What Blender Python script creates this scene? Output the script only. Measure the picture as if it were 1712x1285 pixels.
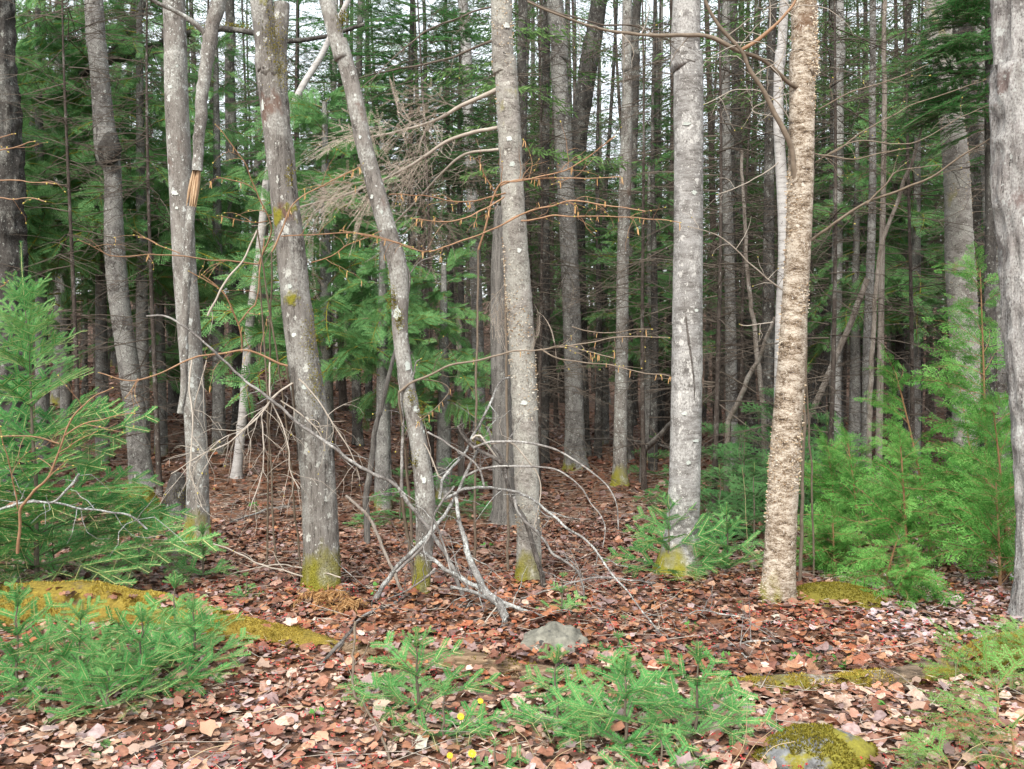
import bpy, math, random
import numpy as np
from mathutils import Vector, Matrix, Euler

for o in list(bpy.data.objects):
    bpy.data.objects.remove(o)
SC = bpy.context.scene
COL = SC.collection
R = math.radians
rng = np.random.default_rng(11)
random.seed(5)

# ------------------------------------------------------------------ camera, sky, sun, exposure
CAM_H, FPX, PITCH = 1.6, 1666.0, math.atan((642.5 - 600.0) / 1666.0)
cam_d = bpy.data.cameras.new('camera')
cam_d.sensor_width = 36.0
cam_d.lens = 36.0 * FPX / 1712.0
cam_d.clip_start = 0.05
cam_d.clip_end = 1500.0
cam = bpy.data.objects.new('camera', cam_d)
COL.objects.link(cam)
cam.location = (0, 0, CAM_H)
cam.rotation_euler = (math.pi / 2 - PITCH, 0, 0)
SC.camera = cam

SUN_EL, SUN_ROT = R(46), R(198)
W = bpy.data.worlds.new('World')
SC.world = W
W.use_nodes = True
nt = W.node_tree
nt.nodes.clear()
sky = nt.nodes.new('ShaderNodeTexSky')
sky.sky_type = 'NISHITA'
sky.sun_disc = False
sky.sun_elevation = SUN_EL
sky.sun_rotation = SUN_ROT
sky.air_density = 1.0
sky.dust_density = 6.0
sky.ozone_density = 1.0
bg = nt.nodes.new('ShaderNodeBackground')
bg.inputs['Strength'].default_value = 0.15
wo = nt.nodes.new('ShaderNodeOutputWorld')
# a bright even cloud layer over the clear sky
mixw = nt.nodes.new('ShaderNodeMix')
mixw.data_type = 'RGBA'
mixw.inputs[0].default_value = 0.8
mixw.inputs[7].default_value = (3.3, 3.45, 3.5, 1)
nt.links.new(sky.outputs[0], mixw.inputs[6])
nt.links.new(mixw.outputs[2], bg.inputs[0])
nt.links.new(bg.outputs[0], wo.inputs[0])

sun_d = bpy.data.lights.new('sun', 'SUN')
sun_d.energy = 1.4
sun_d.angle = R(28)
sun_d.color = (1.0, 0.95, 0.87)
sun = bpy.data.objects.new('sun', sun_d)
COL.objects.link(sun)
# direction towards the sun for the Nishita convention (rotation measured from +Y, clockwise seen from above)
sd = Vector((math.sin(SUN_ROT) * math.cos(SUN_EL), math.cos(SUN_ROT) * math.cos(SUN_EL), math.sin(SUN_EL)))
sun.rotation_euler = sd.to_track_quat('Z', 'Y').to_euler()

SC.view_settings.view_transform = 'Standard'
SC.view_settings.look = 'None'
SC.view_settings.gamma = 1.0
SC.view_settings.use_curve_mapping = False
SC.view_settings.exposure = 1.74

# ------------------------------------------------------------------ small maths
def P(px, py, d):
    """the point of the place that lies d metres out along the sight line of a photograph pixel"""
    cx, cy = (px - 856.0) / FPX, (642.5 - py) / FPX
    dy = math.cos(PITCH) + cy * math.sin(PITCH)
    dz = -math.sin(PITCH) + cy * math.cos(PITCH)
    t = d / dy
    return np.array([cx * t, d, CAM_H + dz * t])

def ss(x):
    x = np.clip(x, 0, 1)
    return x * x * (3 - 2 * x)

def _h(ix, iy, iz, seed):
    n = (ix * 374761393 + iy * 668265263 + iz * 2147483647 + seed * 1274126177) & 0xFFFFFFFF
    n = ((n ^ (n >> 13)) * 1274126177) & 0xFFFFFFFF
    n = (n ^ (n >> 16)) & 0xFFFFFFFF
    return n.astype(np.float64) / 4294967295.0

def vnoise(p, seed=0):
    p = np.asarray(p, float)
    i = np.floor(p).astype(np.int64)
    f = p - i
    u = f * f * (3 - 2 * f)
    r = 0
    for dx in (0, 1):
        for dy in (0, 1):
            for dz in (0, 1):
                w = (u[..., 0] if dx else 1 - u[..., 0]) * (u[..., 1] if dy else 1 - u[..., 1]) * (u[..., 2] if dz else 1 - u[..., 2])
                r = r + w * _h(i[..., 0] + dx, i[..., 1] + dy, i[..., 2] + dz, seed)
    return r * 2 - 1

def fbm(p, oct=3, seed=0):
    p = np.asarray(p, float)
    a, s, r = 1.0, 0.0, 0
    for k in range(oct):
        r = r + a * vnoise(p * 2.03 ** k, seed + k * 17)
        s += a
        a *= 0.5
    return r / s

def gz(x, y):
    x, y = np.asarray(x, float), np.asarray(y, float)
    rise = 1.3 * ss((y - 8.5) / 16.0) * ss((0.8 - x) / 5.5) + 0.25 * ss((y - 14) / 20.0) + 7.0 * ss((y - 48) / 60.0)
    q = np.stack([x, y, np.zeros_like(x)], -1)
    near = np.clip(y / 4.0, 0.3, 1)
    return rise + 0.075 * near * fbm(q * 0.75, 3, 3) + 0.018 * vnoise(q * 4.0, 9)

def gp(x, y, dz=0.0):
    return np.array([x, y, float(gz(x, y)) + dz])

def hit(px, py):
    d = 3.0
    for k in range(400):
        p = P(px, py, d)
        if p[2] <= float(gz(p[0], p[1])):
            break
        d += 0.05 if d < 12 else 0.1
    return d

def G(px, py, dz=0.0):
    p = P(px, py, hit(px, py))
    return gp(p[0], p[1], dz)

def unit(v):
    v = np.asarray(v, float)
    return v / (np.linalg.norm(v, axis=-1, keepdims=True) + 1e-12)

def catmull(pts, n):
    pts = np.asarray(pts, float)
    if len(pts) == 2:
        t = np.linspace(0, 1, n)[:, None]
        return pts[0] * (1 - t) + pts[1] * t
    P0 = np.vstack([2 * pts[0] - pts[1], pts, 2 * pts[-1] - pts[-2]])
    seg = np.linalg.norm(np.diff(pts[:, :3], axis=0), axis=1) + 1e-9
    s = np.concatenate([[0], np.cumsum(seg)])
    q = np.linspace(0, s[-1], n)
    i = np.clip(np.searchsorted(s, q, side='right') - 1, 0, len(pts) - 2)
    t = ((q - s[i]) / seg[i])[:, None]
    a, b, c, e = P0[i], P0[i + 1], P0[i + 2], P0[i + 3]
    return 0.5 * (2 * b + (c - a) * t + (2 * a - 5 * b + 4 * c - e) * t ** 2 + (-a + 3 * b - 3 * c + e) * t ** 3)

# ------------------------------------------------------------------ mesh helpers
class MB:
    """collects vertices and faces of one mesh"""
    def __init__(s):
        s.V, s.F, s.M, s.C, s.n = [], [], [], [], 0
    def add(s, V, F, m=0, col=None):
        V = np.asarray(V, float)
        F = np.asarray(F, np.int64)
        if len(V) == 0 or len(F) == 0:
            return
        s.V.append(V)
        s.F.append(F + s.n)
        s.M.append(np.full(len(F), m, np.int32))
        if col is not None:
            s.C.append(np.asarray(col, float))
        s.n += len(V)
    def mesh(s, name, mats, smooth=False):
        me = bpy.data.meshes.new(name)
        V = np.concatenate(s.V)
        ks = [f.shape[1] for f in s.F]
        loops = np.concatenate([f.ravel() for f in s.F])
        tot = np.concatenate([np.full(len(f), k) for f, k in zip(s.F, ks)])
        st = np.concatenate([[0], np.cumsum(tot)[:-1]])
        me.vertices.add(len(V))
        me.vertices.foreach_set('co', V.astype(np.float32).ravel())
        me.loops.add(len(loops))
        me.loops.foreach_set('vertex_index', loops.astype(np.int32))
        me.polygons.add(len(tot))
        me.polygons.foreach_set('loop_start', st.astype(np.int32))
        me.polygons.foreach_set('material_index', np.concatenate(s.M))
        if smooth:
            me.polygons.foreach_set('use_smooth', np.ones(len(tot), bool))
        if s.C:
            C = np.concatenate(s.C)
            at = me.color_attributes.new('Col', 'FLOAT_COLOR', 'POINT')
            at.data.foreach_set('color', np.hstack([C, np.ones((len(C), 1))]).astype(np.float32).ravel())
        for m in (mats if isinstance(mats, (list, tuple)) else [mats]):
            me.materials.append(m)
        me.update(calc_edges=True)
        return me

def frames(Pt):
    Pt = np.asarray(Pt, float)
    T = unit(np.gradient(Pt, axis=0))
    ref = np.array([1.0, 0, 0]) if abs(T[0][0]) < 0.8 else np.array([0, 1.0, 0])
    n = unit(ref - T[0] * np.dot(ref, T[0]))
    N = [n]
    for i in range(1, len(Pt)):
        n = n - T[i] * np.dot(n, T[i])
        n = n / (np.linalg.norm(n) + 1e-12)
        N.append(n)
    N = np.array(N)
    return T, N, np.cross(T, N)

def tube(mb, Pt, rad, k=6, m=0, disp=None, cap=True):
    """a tapered tube round a curve; disp(theta, points) gives a radial factor"""
    Pt = np.asarray(Pt, float)
    n = len(Pt)
    rad = np.broadcast_to(np.asarray(rad, float), (n,))
    T, N, B = frames(Pt)
    th = np.linspace(0, 2 * math.pi, k, endpoint=False)
    dirs = N[:, None] * np.cos(th)[None, :, None] + B[:, None] * np.sin(th)[None, :, None]
    rr = np.repeat(rad[:, None], k, 1)
    V = Pt[:, None] + dirs * rr[..., None]
    if disp is not None:
        V = Pt[:, None] + dirs * (rr * disp(th, V))[..., None]
    V = V.reshape(-1, 3)
    i = np.arange(n - 1)[:, None] * k
    j = np.arange(k)[None]
    j2 = (j + 1) % k
    F = np.stack([i + j, i + j2, i + k + j2, i + k + j], -1).reshape(-1, 4)
    mb.add(V, F, m)
    if cap:
        for ring, c, flip in ((0, Pt[0], 1), (n - 1, Pt[-1], 0)):
            idx = np.arange(k) + ring * k
            base = mb.n
            ringV = V[idx]
            VV = np.vstack([ringV, c[None]])
            a = np.arange(k)
            b = (a + 1) % k
            f = np.stack([b, a, np.full(k, k)], -1) if flip else np.stack([a, b, np.full(k, k)], -1)
            mb.add(VV, f, m)

def sticks(mb, A, B, r0, r1, m=0):
    """many thin three-sided twigs at once"""
    A, B = np.asarray(A, float), np.asarray(B, float)
    n = len(A)
    if n == 0:
        return
    r0 = np.broadcast_to(np.asarray(r0, float), (n,))
    r1 = np.broadcast_to(np.asarray(r1, float), (n,))
    T = unit(B - A)
    ref = np.where(np.abs(T[:, 2:3]) < 0.8, np.array([[0, 0, 1.0]]), np.array([[1.0, 0, 0]]))
    N = unit(np.cross(T, ref))
    Bn = np.cross(T, N)
    V = np.zeros((n, 6, 3))
    for k in range(3):
        a = 2 * math.pi * k / 3
        dv = N * math.cos(a) + Bn * math.sin(a)
        V[:, k] = A + dv * r0[:, None]
        V[:, 3 + k] = B + dv * r1[:, None]
    q = np.array([[0, 1, 4, 3], [1, 2, 5, 4], [2, 0, 3, 5]])
    F = (np.arange(n)[:, None, None] * 6 + q[None]).reshape(-1, 4)
    mb.add(V.reshape(-1, 3), F, m)

def blades(mb, B, D, S, L, Wd, m=0, fold=0.0, col=None):
    """flat pointed blades: base B, direction D, side S"""
    B, D, S = np.asarray(B, float), unit(D), np.asarray(S, float)
    n = len(B)
    if n == 0:
        return
    S = unit(S - D * np.sum(S * D, -1, keepdims=True))
    L = np.broadcast_to(np.asarray(L, float), (n,))[:, None]
    Wd = np.broadcast_to(np.asarray(Wd, float), (n,))[:, None]
    up = np.cross(S, D)
    V = np.stack([B, B + D * L * 0.5 + S * Wd * 0.5 + up * Wd * fold, B + D * L, B + D * L * 0.5 - S * Wd * 0.5 - up * Wd * fold], 1)
    F = np.arange(n * 4).reshape(n, 4)
    c = None if col is None else np.repeat(np.asarray(col, float), 4, 0)
    mb.add(V.reshape(-1, 3), F, m, c)

# ------------------------------------------------------------------ object helpers
LABELS = {}
def thing(name, label, cat, loc=(0, 0, 0), group=None, data=None, rot=None):
    o = bpy.data.objects.new(name, data)
    COL.objects.link(o)
    o.location = tuple(float(v) for v in loc)
    if rot is not None:
        o.rotation_euler = rot
    o['label'] = label
    o['category'] = cat
    if group:
        o['group'] = group
    LABELS.setdefault(label, []).append(name)
    return o

def part(name, me, parent=None, loc=(0, 0, 0), rot=None, scale=None, kind=None):
    o = bpy.data.objects.new(name, me)
    COL.objects.link(o)
    o.location = tuple(float(v) for v in loc)
    if rot is not None:
        o.rotation_euler = rot
    if scale is not None:
        o.scale = (scale,) * 3 if np.isscalar(scale) else scale
    if parent is not None:
        o.parent = parent
    if kind:
        o['kind'] = kind
    return o

# ------------------------------------------------------------------ materials
class NG:
    def __init__(s, name):
        s.m = bpy.data.materials.new(name)
        s.m.use_nodes = True
        s.t = s.m.node_tree
        s.t.nodes.clear()
        s.out = s.t.nodes.new('ShaderNodeOutputMaterial')
        s.b = s.t.nodes.new('ShaderNodeBsdfPrincipled')
        s.t.links.new(s.b.outputs[0], s.out.inputs[0])
    def n(s, typ, **kw):
        nd = s.t.nodes.new(typ)
        for k, v in kw.items():
            setattr(nd, k, v)
        return nd
    def l(s, a, b):
        if isinstance(a, (int, float)):
            b.default_value = a
        elif isinstance(a, (tuple, list)):
            b.default_value = tuple(a) + ((1.0,) if len(a) == 3 and len(b.default_value) == 4 else ())
        else:
            s.t.links.new(a, b)
    def coords(s, scale=(1, 1, 1), kind='Object', loc=(0, 0, 0)):
        tc = s.n('ShaderNodeTexCoord')
        mp = s.n('ShaderNodeMapping')
        mp.inputs['Scale'].default_value = scale
        mp.inputs['Location'].default_value = loc
        s.l(tc.outputs[kind], mp.inputs['Vector'])
        return mp.outputs[0]
    def noise(s, vec, scale, detail=4, rough=0.55, dist=0.0):
        nd = s.n('ShaderNodeTexNoise')
        s.l(vec, nd.inputs['Vector'])
        nd.inputs['Scale'].default_value = scale
        nd.inputs['Detail'].default_value = detail
        nd.inputs['Roughness'].default_value = rough
        nd.inputs['Distortion'].default_value = dist
        return nd.outputs['Fac']
    def vor(s, vec, scale, feature='F1', out='Distance', rnd=1.0):
        nd = s.n('ShaderNodeTexVoronoi', feature=feature)
        s.l(vec, nd.inputs['Vector'])
        nd.inputs['Scale'].default_value = scale
        nd.inputs['Randomness'].default_value = rnd
        return nd.outputs[out]
    def rng(s, v, a, b, c=0.0, d=1.0):
        nd = s.n('ShaderNodeMapRange')
        s.l(v, nd.inputs['Value'])
        for i, q in zip(('From Min', 'From Max', 'To Min', 'To Max'), (a, b, c, d)):
            s.l(q, nd.inputs[i])
        return nd.outputs[0]
    def math(s, op, a, b=0.0):
        nd = s.n('ShaderNodeMath', operation=op)
        s.l(a, nd.inputs[0])
        s.l(b, nd.inputs[1])
        return nd.outputs[0]
    def mix(s, f, a, b):
        nd = s.n('ShaderNodeMix', data_type='RGBA')
        s.l(f, nd.inputs[0])
        s.l(a, nd.inputs[6])
        s.l(b, nd.inputs[7])
        return nd.outputs[2]
    def ramp(s, f, stops, interp='LINEAR'):
        nd = s.n('ShaderNodeValToRGB')
        nd.color_ramp.interpolation = interp
        el = nd.color_ramp.elements
        while len(el) < len(stops):
            el.new(0.5)
        for e, (p, c) in zip(el, stops):
            e.position = p
            e.color = tuple(c) + (1,)
        s.l(f, nd.inputs[0])
        return nd.outputs[0]
    def z(s):
        tc = s.n('ShaderNodeTexCoord')
        sp = s.n('ShaderNodeSeparateXYZ')
        s.l(tc.outputs['Object'], sp.inputs[0])
        return sp.outputs[2]
    def done(s, col, rough=0.85, bump=None, bstr=0.4, bdist=0.01, spec=0.3):
        s.l(col, s.b.inputs['Base Color'])
        s.l(rough, s.b.inputs['Roughness'])
        s.b.inputs['Specular IOR Level'].default_value = spec
        if bump is not None:
            bp = s.n('ShaderNodeBump')
            bp.inputs['Strength'].default_value = bstr
            bp.inputs['Distance'].default_value = bdist
            s.l(bump, bp.inputs['Height'])
            s.l(bp.outputs[0], s.b.inputs['Normal'])
        return s.m

MOSS1, MOSS2 = (0.30, 0.27, 0.03), (0.12, 0.13, 0.018)

def bark(name, dark, mid, light, sc=(8, 8, 3), spots=0.4, spot_c=(0.5, 0.52, 0.5), spot_s=22, moss_h=0.0, moss_amt=0.0, crust=0.3, crust_c=(0.33, 0.34, 0.3), bdist=0.012, patch=None, loc=(0, 0, 0), sat=0.55, sharp=0.0):
    """bark: grain stretched by sc, a grey lichen crust, round pale lichen spots, moss at the foot and in patches"""
    g = NG(name)
    v = g.coords(sc, loc=loc)
    n1 = g.noise(v, 1.0, 8, 0.65, 0.3)
    n2 = g.noise(v, 4.5, 6, 0.6)
    hgt = g.math('ADD', g.math('MULTIPLY', n1, 0.7), g.math('MULTIPLY', n2, 0.5))
    n3 = g.noise(v, 17.0, 5, 0.7)
    hc = g.math('ADD', hgt, g.rng(n3, 0.25, 0.75, -0.15, 0.15))
    K = 0.70
    crust_c = tuple(1.38 * q for q in crust_c)
    dark, mid, light, crust_c = [tuple(K * (sat * q + (1 - sat) * sum(c_) / 3) for q in c_) for c_ in (dark, mid, light, crust_c)]
    spot_c = tuple(0.9 * q for q in spot_c)
    col = g.ramp(hc, [(0.435 + sharp, tuple(0.7 * q for q in dark)), (0.55 - sharp * 0.4, mid), (0.72, light)])
    iso = g.coords((1, 1, 0.75), loc=loc)
    big = g.noise(g.coords((2.2, 2.2, 1.6), loc=loc), 1.0, 4, 0.6)
    col = g.mix(g.rng(big, 0.5, 0.72, 0, 0.55), col, dark)
    spk = g.noise(iso, 150.0, 3, 0.6)
    col = g.mix(g.rng(spk, 0.60, 0.68, 0, 0.5), col, tuple(min(0.7, 1.7 * q) for q in light))
    col = g.mix(g.rng(spk, 0.38, 0.30, 0, 0.6), col, tuple(0.7 * q for q in dark))
    cr = g.rng(g.noise(iso, 5.0, 8, 0.68), 0.61 - crust * 0.35, 0.665 - crust * 0.33)
    fine = g.noise(iso, 90.0, 4, 0.6)
    crm = g.math('MULTIPLY', cr, g.rng(fine, 0.35, 0.62))
    col = g.mix(crm, col, crust_c)
    if patch is not None:
        pm = g.rng(g.noise(iso, 3.1, 6, 0.6), 0.62, 0.68)
        col = g.mix(g.math('MULTIPLY', pm, 0.75), col, patch)
    if spots > 0:
        wob = g.n('ShaderNodeVectorMath', operation='ADD')
        nz = g.n('ShaderNodeTexNoise')
        g.l(iso, nz.inputs['Vector'])
        nz.inputs['Scale'].default_value = 55.0
        nz.inputs['Detail'].default_value = 6.0
        sclv = g.n('ShaderNodeVectorMath', operation='SCALE')
        g.l(nz.outputs['Color'], sclv.inputs[0])
        sclv.inputs['Scale'].default_value = 0.055
        g.l(iso, wob.inputs[0])
        g.l(sclv.outputs[0], wob.inputs[1])
        for s_, k_ in ((spot_s, 0.38), (spot_s * 2.1, 0.42), (spot_s * 4.2, 0.42)):
            vd = g.vor(wob.outputs[0], s_)
            vc = g.vor(wob.outputs[0], s_, out='Color')
            sp = g.n('ShaderNodeSeparateColor')
            g.l(vc, sp.inputs[0])
            keep = g.math('LESS_THAN', sp.outputs[0], spots)
            size = g.math('MULTIPLY', g.math('POWER', sp.outputs[1], 1.6), k_)
            inside = g.math('LESS_THAN', vd, size)
            col = g.mix(g.math('MULTIPLY', g.math('MULTIPLY', keep, inside), g.rng(fine, 0.3, 0.6, 0.25, 0.8)), col, spot_c)
    if moss_h > 0 or moss_amt > 0:
        mn = g.noise(iso, 9.0, 6, 0.6)
        edge = g.math('ADD', g.z(), g.math('MULTIPLY', g.math('ADD', mn, g.math('MULTIPLY', g.noise(iso, 4.0, 3), 1.1)), 0.40))
        low = g.rng(edge, moss_h + 0.44, moss_h + 0.26) if moss_h > 0 else 0.0
        mp_ = g.rng(g.noise(iso, 4.0, 7, 0.6), 0.72 - moss_amt, 0.78 - moss_amt) if moss_amt > 0 else 0.0
        mm = g.math('MAXIMUM', low, mp_)
        mcol = g.mix(g.noise(iso, 30.0, 5, 0.7), MOSS2, MOSS1)
        col = g.mix(mm, col, mcol)
        hgt = g.math('ADD', hgt, g.math('MULTIPLY', mm, g.noise(iso, 120.0, 2)))
    hgt2 = g.math('ADD', hgt, g.math('MULTIPLY', g.noise(v, 14.0, 3), 0.35))
    return g.done(col, 0.88, hgt2, 0.8, bdist)

def island(g):
    return g.n('ShaderNodeNewGeometry').outputs['Random Per Island']
def objrnd(g):
    return g.n('ShaderNodeObjectInfo').outputs['Random']

def leafy(name, stops, vary=0.35, rough=0.6, trans=0.38):
    """needles and scale leaves: a tone per needle and per branch, a little light through them"""
    g = NG(name)
    f = g.math('ADD', g.math('MULTIPLY', island(g), 1 - vary), g.math('MULTIPLY', objrnd(g), vary))
    col = g.ramp(f, stops)
    m = g.done(col, rough, spec=0.12)
    if trans > 0:
        tr = g.n('ShaderNodeBsdfTranslucent')
        g.l(col, tr.inputs[0])
        mx = g.n('ShaderNodeMixShader')
        mx.inputs[0].default_value = trans
        g.l(g.b.outputs[0], mx.inputs[1])
        g.l(tr.outputs[0], mx.inputs[2])
        g.l(mx.outputs[0], g.out.inputs[0])
    return m

def plain(name, a, b, scale=30.0, rough=0.8, sc=(1, 1, 1), bdist=0.003):
    g = NG(name)
    v = g.coords(sc)
    n = g.noise(v, scale, 6, 0.6)
    f = g.math('ADD', g.math('MULTIPLY', n, 0.8), g.math('MULTIPLY', objrnd(g), 0.25))
    return g.done(g.ramp(f, [(0.35, a), (0.75, b)]), rough, n, 0.5, bdist)

M = {}
M['maple'] = bark('grey_lichened_bark', (0.10, 0.082, 0.066), (0.21, 0.18, 0.15), (0.33, 0.30, 0.26), (7, 7, 2.2), 0.34, (0.62, 0.66, 0.64), 17, 0.22, 0.02, 0.35, (0.34, 0.35, 0.31), patch=(0.10, 0.05, 0.035))
M['maple_old'] = bark('furrowed_grey_bark', (0.055, 0.045, 0.035), (0.20, 0.17, 0.14), (0.33, 0.30, 0.26), (20, 20, 2.0), 0.30, (0.62, 0.64, 0.60), 16, 0.26, 0.10, 0.32, (0.34, 0.34, 0.30), 0.025, sharp=0.035, patch=(0.12, 0.06, 0.04))
M['maple_dry'] = bark('grey_lichened_bark_dry', (0.10, 0.082, 0.066), (0.21, 0.18, 0.15), (0.33, 0.30, 0.26), (9, 9, 3), 0.34, (0.62, 0.66, 0.64), 20, 0, 0.0, 0.35, (0.34, 0.35, 0.31), patch=(0.10, 0.05, 0.035))
M['beech'] = bark('smooth_banded_grey_bark', (0.15, 0.135, 0.12), (0.24, 0.22, 0.20), (0.42, 0.42, 0.41), (5, 5, 22), 0.5, (0.62, 0.62, 0.60), 18, 0.24, 0.0, 0.35, (0.42, 0.42, 0.40), 0.006)
M['scaly'] = bark('scaly_pale_bark', (0.11, 0.09, 0.065), (0.30, 0.26, 0.21), (0.50, 0.46, 0.40), (11, 11, 26), 0.25, (0.60, 0.60, 0.55), 20, 0.20, 0.0, 0.45, (0.38, 0.38, 0.31), 0.015, patch=(0.28, 0.26, 0.11))
M['yellow_birch'] = bark('peeling_birch_bark', (0.05, 0.028, 0.015), (0.27, 0.19, 0.115), (0.78, 0.69, 0.56), (10, 10, 26), 0.10, (0.66, 0.62, 0.55), 26, 0.10, 0.0, 0.10, (0.42, 0.36, 0.28), 0.011, patch=(0.12, 0.065, 0.035), sat=0.85)
M['white_birch'] = bark('white_birch_bark', (0.30, 0.26, 0.24), (0.56, 0.53, 0.50), (0.70, 0.68, 0.66), (2.5, 2.5, 22), 0.08, (0.07, 0.06, 0.055), 7, 0, 0, 0.1, (0.6, 0.58, 0.56), 0.005)
M['furrowed'] = bark('deeply_furrowed_pale_bark', (0.045, 0.035, 0.03), (0.33, 0.29, 0.27), (0.52, 0.48, 0.46), (34, 34, 2.4), 0.3, (0.70, 0.74, 0.72), 9, 0, 0.0, 0.55, (0.56, 0.56, 0.54), 0.04, patch=(0.14, 0.09, 0.08), sharp=0.07)
M['spruce'] = bark('dark_conifer_bark', (0.022, 0.018, 0.014), (0.055, 0.046, 0.038), (0.115, 0.104, 0.09), (14, 14, 7), 0.22, (0.36, 0.38, 0.35), 20, 0, 0.0, 0.25, (0.20, 0.20, 0.17), 0.015)
M['spruce_grey'] = bark('grey_flecked_conifer_bark', (0.06, 0.052, 0.045), (0.15, 0.135, 0.12), (0.27, 0.26, 0.24), (12, 12, 8), 0.35, (0.46, 0.48, 0.45), 18, 0.10, 0.02, 0.4, (0.27, 0.27, 0.24), 0.012)
M['spruce_red'] = bark('reddish_conifer_bark', (0.026, 0.017, 0.012), (0.072, 0.046, 0.032), (0.135, 0.098, 0.072), (14, 14, 5), 0.15, (0.35, 0.36, 0.33), 22, 0, 0.03, 0.15, (0.2, 0.19, 0.16), 0.015)
M['dead_tan'] = bark('bare_tan_deadwood', (0.16, 0.11, 0.075), (0.28, 0.21, 0.15), (0.42, 0.35, 0.28), (18, 18, 2), 0.1, (0.45, 0.45, 0.4), 25, 0, 0.0, 0.2, (0.36, 0.33, 0.28), 0.006)
M['snag'] = bark('weathered_snag_wood', (0.055, 0.047, 0.04), (0.16, 0.145, 0.125), (0.30, 0.27, 0.23), (22, 22, 1.5), 0.1, (0.4, 0.4, 0.36), 22, 0, 0.06, 0.2, (0.24, 0.23, 0.20), 0.012)
M['stick'] = bark('grey_stick_bark', (0.09, 0.075, 0.065), (0.20, 0.175, 0.155), (0.33, 0.30, 0.275), (18, 18, 18), 0.22, (0.52, 0.54, 0.52), 45, 0, 0, 0.3, (0.42, 0.42, 0.39), 0.004)
M['lichen_stick'] = bark('lichen_crusted_stick', (0.06, 0.05, 0.045), (0.17, 0.155, 0.14), (0.32, 0.31, 0.29), (22, 22, 22), 0.5, (0.62, 0.68, 0.66), 40, 0, 0, 0.42, (0.42, 0.46, 0.44), 0.006)
M['dark_stick'] = bark('dark_rotten_stick', (0.03, 0.023, 0.018), (0.09, 0.072, 0.058), (0.20, 0.17, 0.145), (20, 20, 8), 0.12, (0.4, 0.4, 0.37), 35, 0, 0, 0.1, (0.2, 0.19, 0.17), 0.005)
M['brown_stem'] = plain('brown_shrub_bark', (0.11, 0.085, 0.06), (0.22, 0.18, 0.14), 25)
M['orange_twig'] = plain('orange_hazel_twig', (0.20, 0.11, 0.06), (0.36, 0.225, 0.135), 18, 0.6)
M['pale_twig'] = plain('pale_bare_twig', (0.27, 0.235, 0.195), (0.43, 0.39, 0.34), 18, 0.75)
M['dead_branch'] = plain('dry_conifer_twig', (0.055, 0.043, 0.034), (0.15, 0.125, 0.10), 4, 0.85)
M['fresh_wood'] = plain('raw_orange_wood', (0.26, 0.15, 0.08), (0.58, 0.45, 0.30), 14, 0.7, (6, 6, 0.6))
M['catkin'] = plain('tan_catkin', (0.36, 0.20, 0.075), (0.58, 0.38, 0.19), 60, 0.7)
M['bud_yellow'] = plain('yellow_green_bud', (0.35, 0.30, 0.06), (0.55, 0.45, 0.12), 60, 0.6)
M['bud_red'] = plain('red_brown_bud', (0.26, 0.06, 0.025), (0.42, 0.13, 0.06), 60, 0.55)
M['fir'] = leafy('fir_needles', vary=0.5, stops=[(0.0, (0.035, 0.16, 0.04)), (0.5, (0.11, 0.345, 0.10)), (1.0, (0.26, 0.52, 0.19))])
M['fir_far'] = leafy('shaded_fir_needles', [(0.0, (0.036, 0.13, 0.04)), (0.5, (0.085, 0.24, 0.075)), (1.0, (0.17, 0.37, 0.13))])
M['fir_twig'] = plain('yellow_green_fir_twig', (0.36, 0.37, 0.14), (0.54, 0.52, 0.26), 30, 0.7)
M['fir_wood'] = plain('grey_fir_bark', (0.07, 0.06, 0.045), (0.17, 0.14, 0.105), 40, 0.8)
M['cedar'] = leafy('cedar_scale_leaves', [(0.0, (0.04, 0.165, 0.03)), (0.5, (0.115, 0.325, 0.065)), (1.0, (0.26, 0.51, 0.14))])
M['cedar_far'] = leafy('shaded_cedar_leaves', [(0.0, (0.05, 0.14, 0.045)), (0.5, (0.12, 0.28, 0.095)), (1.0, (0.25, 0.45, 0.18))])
M['cedar_wood'] = plain('orange_cedar_twig', (0.22, 0.12, 0.06), (0.36, 0.22, 0.12), 20, 0.8)
M['yew'] = leafy('pale_green_yew_needles', [(0.0, (0.09, 0.26, 0.05)), (0.5, (0.18, 0.38, 0.10)), (1.0, (0.30, 0.50, 0.18))])
M['dead_needles'] = leafy('dry_tan_needles', [(0.0, (0.36, 0.29, 0.225)), (0.5, (0.56, 0.47, 0.38)), (1.0, (0.70, 0.62, 0.53))], trans=0.15)
M['conifer_needles'] = leafy('conifer_crown_needles', [(0.0, (0.036, 0.088, 0.026)), (0.5, (0.085, 0.17, 0.052)), (1.0, (0.16, 0.28, 0.09))], 0.5)
M['moss_gold'] = leafy('golden_moss', [(0.0, (0.20, 0.15, 0.025)), (0.5, (0.42, 0.32, 0.055)), (1.0, (0.62, 0.50, 0.15))], 0.1, 0.8)
M['moss_green'] = leafy('olive_moss', [(0.0, (0.08, 0.072, 0.012)), (0.5, (0.20, 0.175, 0.024)), (1.0, (0.34, 0.29, 0.055))], 0.1, 0.8)
M['fern_dead'] = leafy('dead_fern', [(0.0, (0.28, 0.15, 0.06)), (0.5, (0.45, 0.27, 0.12)), (1.0, (0.58, 0.40, 0.21))], 0.1, 0.8)
M['straw'] = plain('dry_grass_straw', (0.36, 0.26, 0.14), (0.56, 0.45, 0.29), 20, 0.7)
M['herb'] = leafy('fresh_herb_leaf', [(0.0, (0.06, 0.2, 0.04)), (1.0, (0.14, 0.34, 0.08))], 0.3)
M['petal'] = plain('yellow_petal', (0.75, 0.50, 0.01), (0.85, 0.66, 0.03), 60, 0.6)
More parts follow.
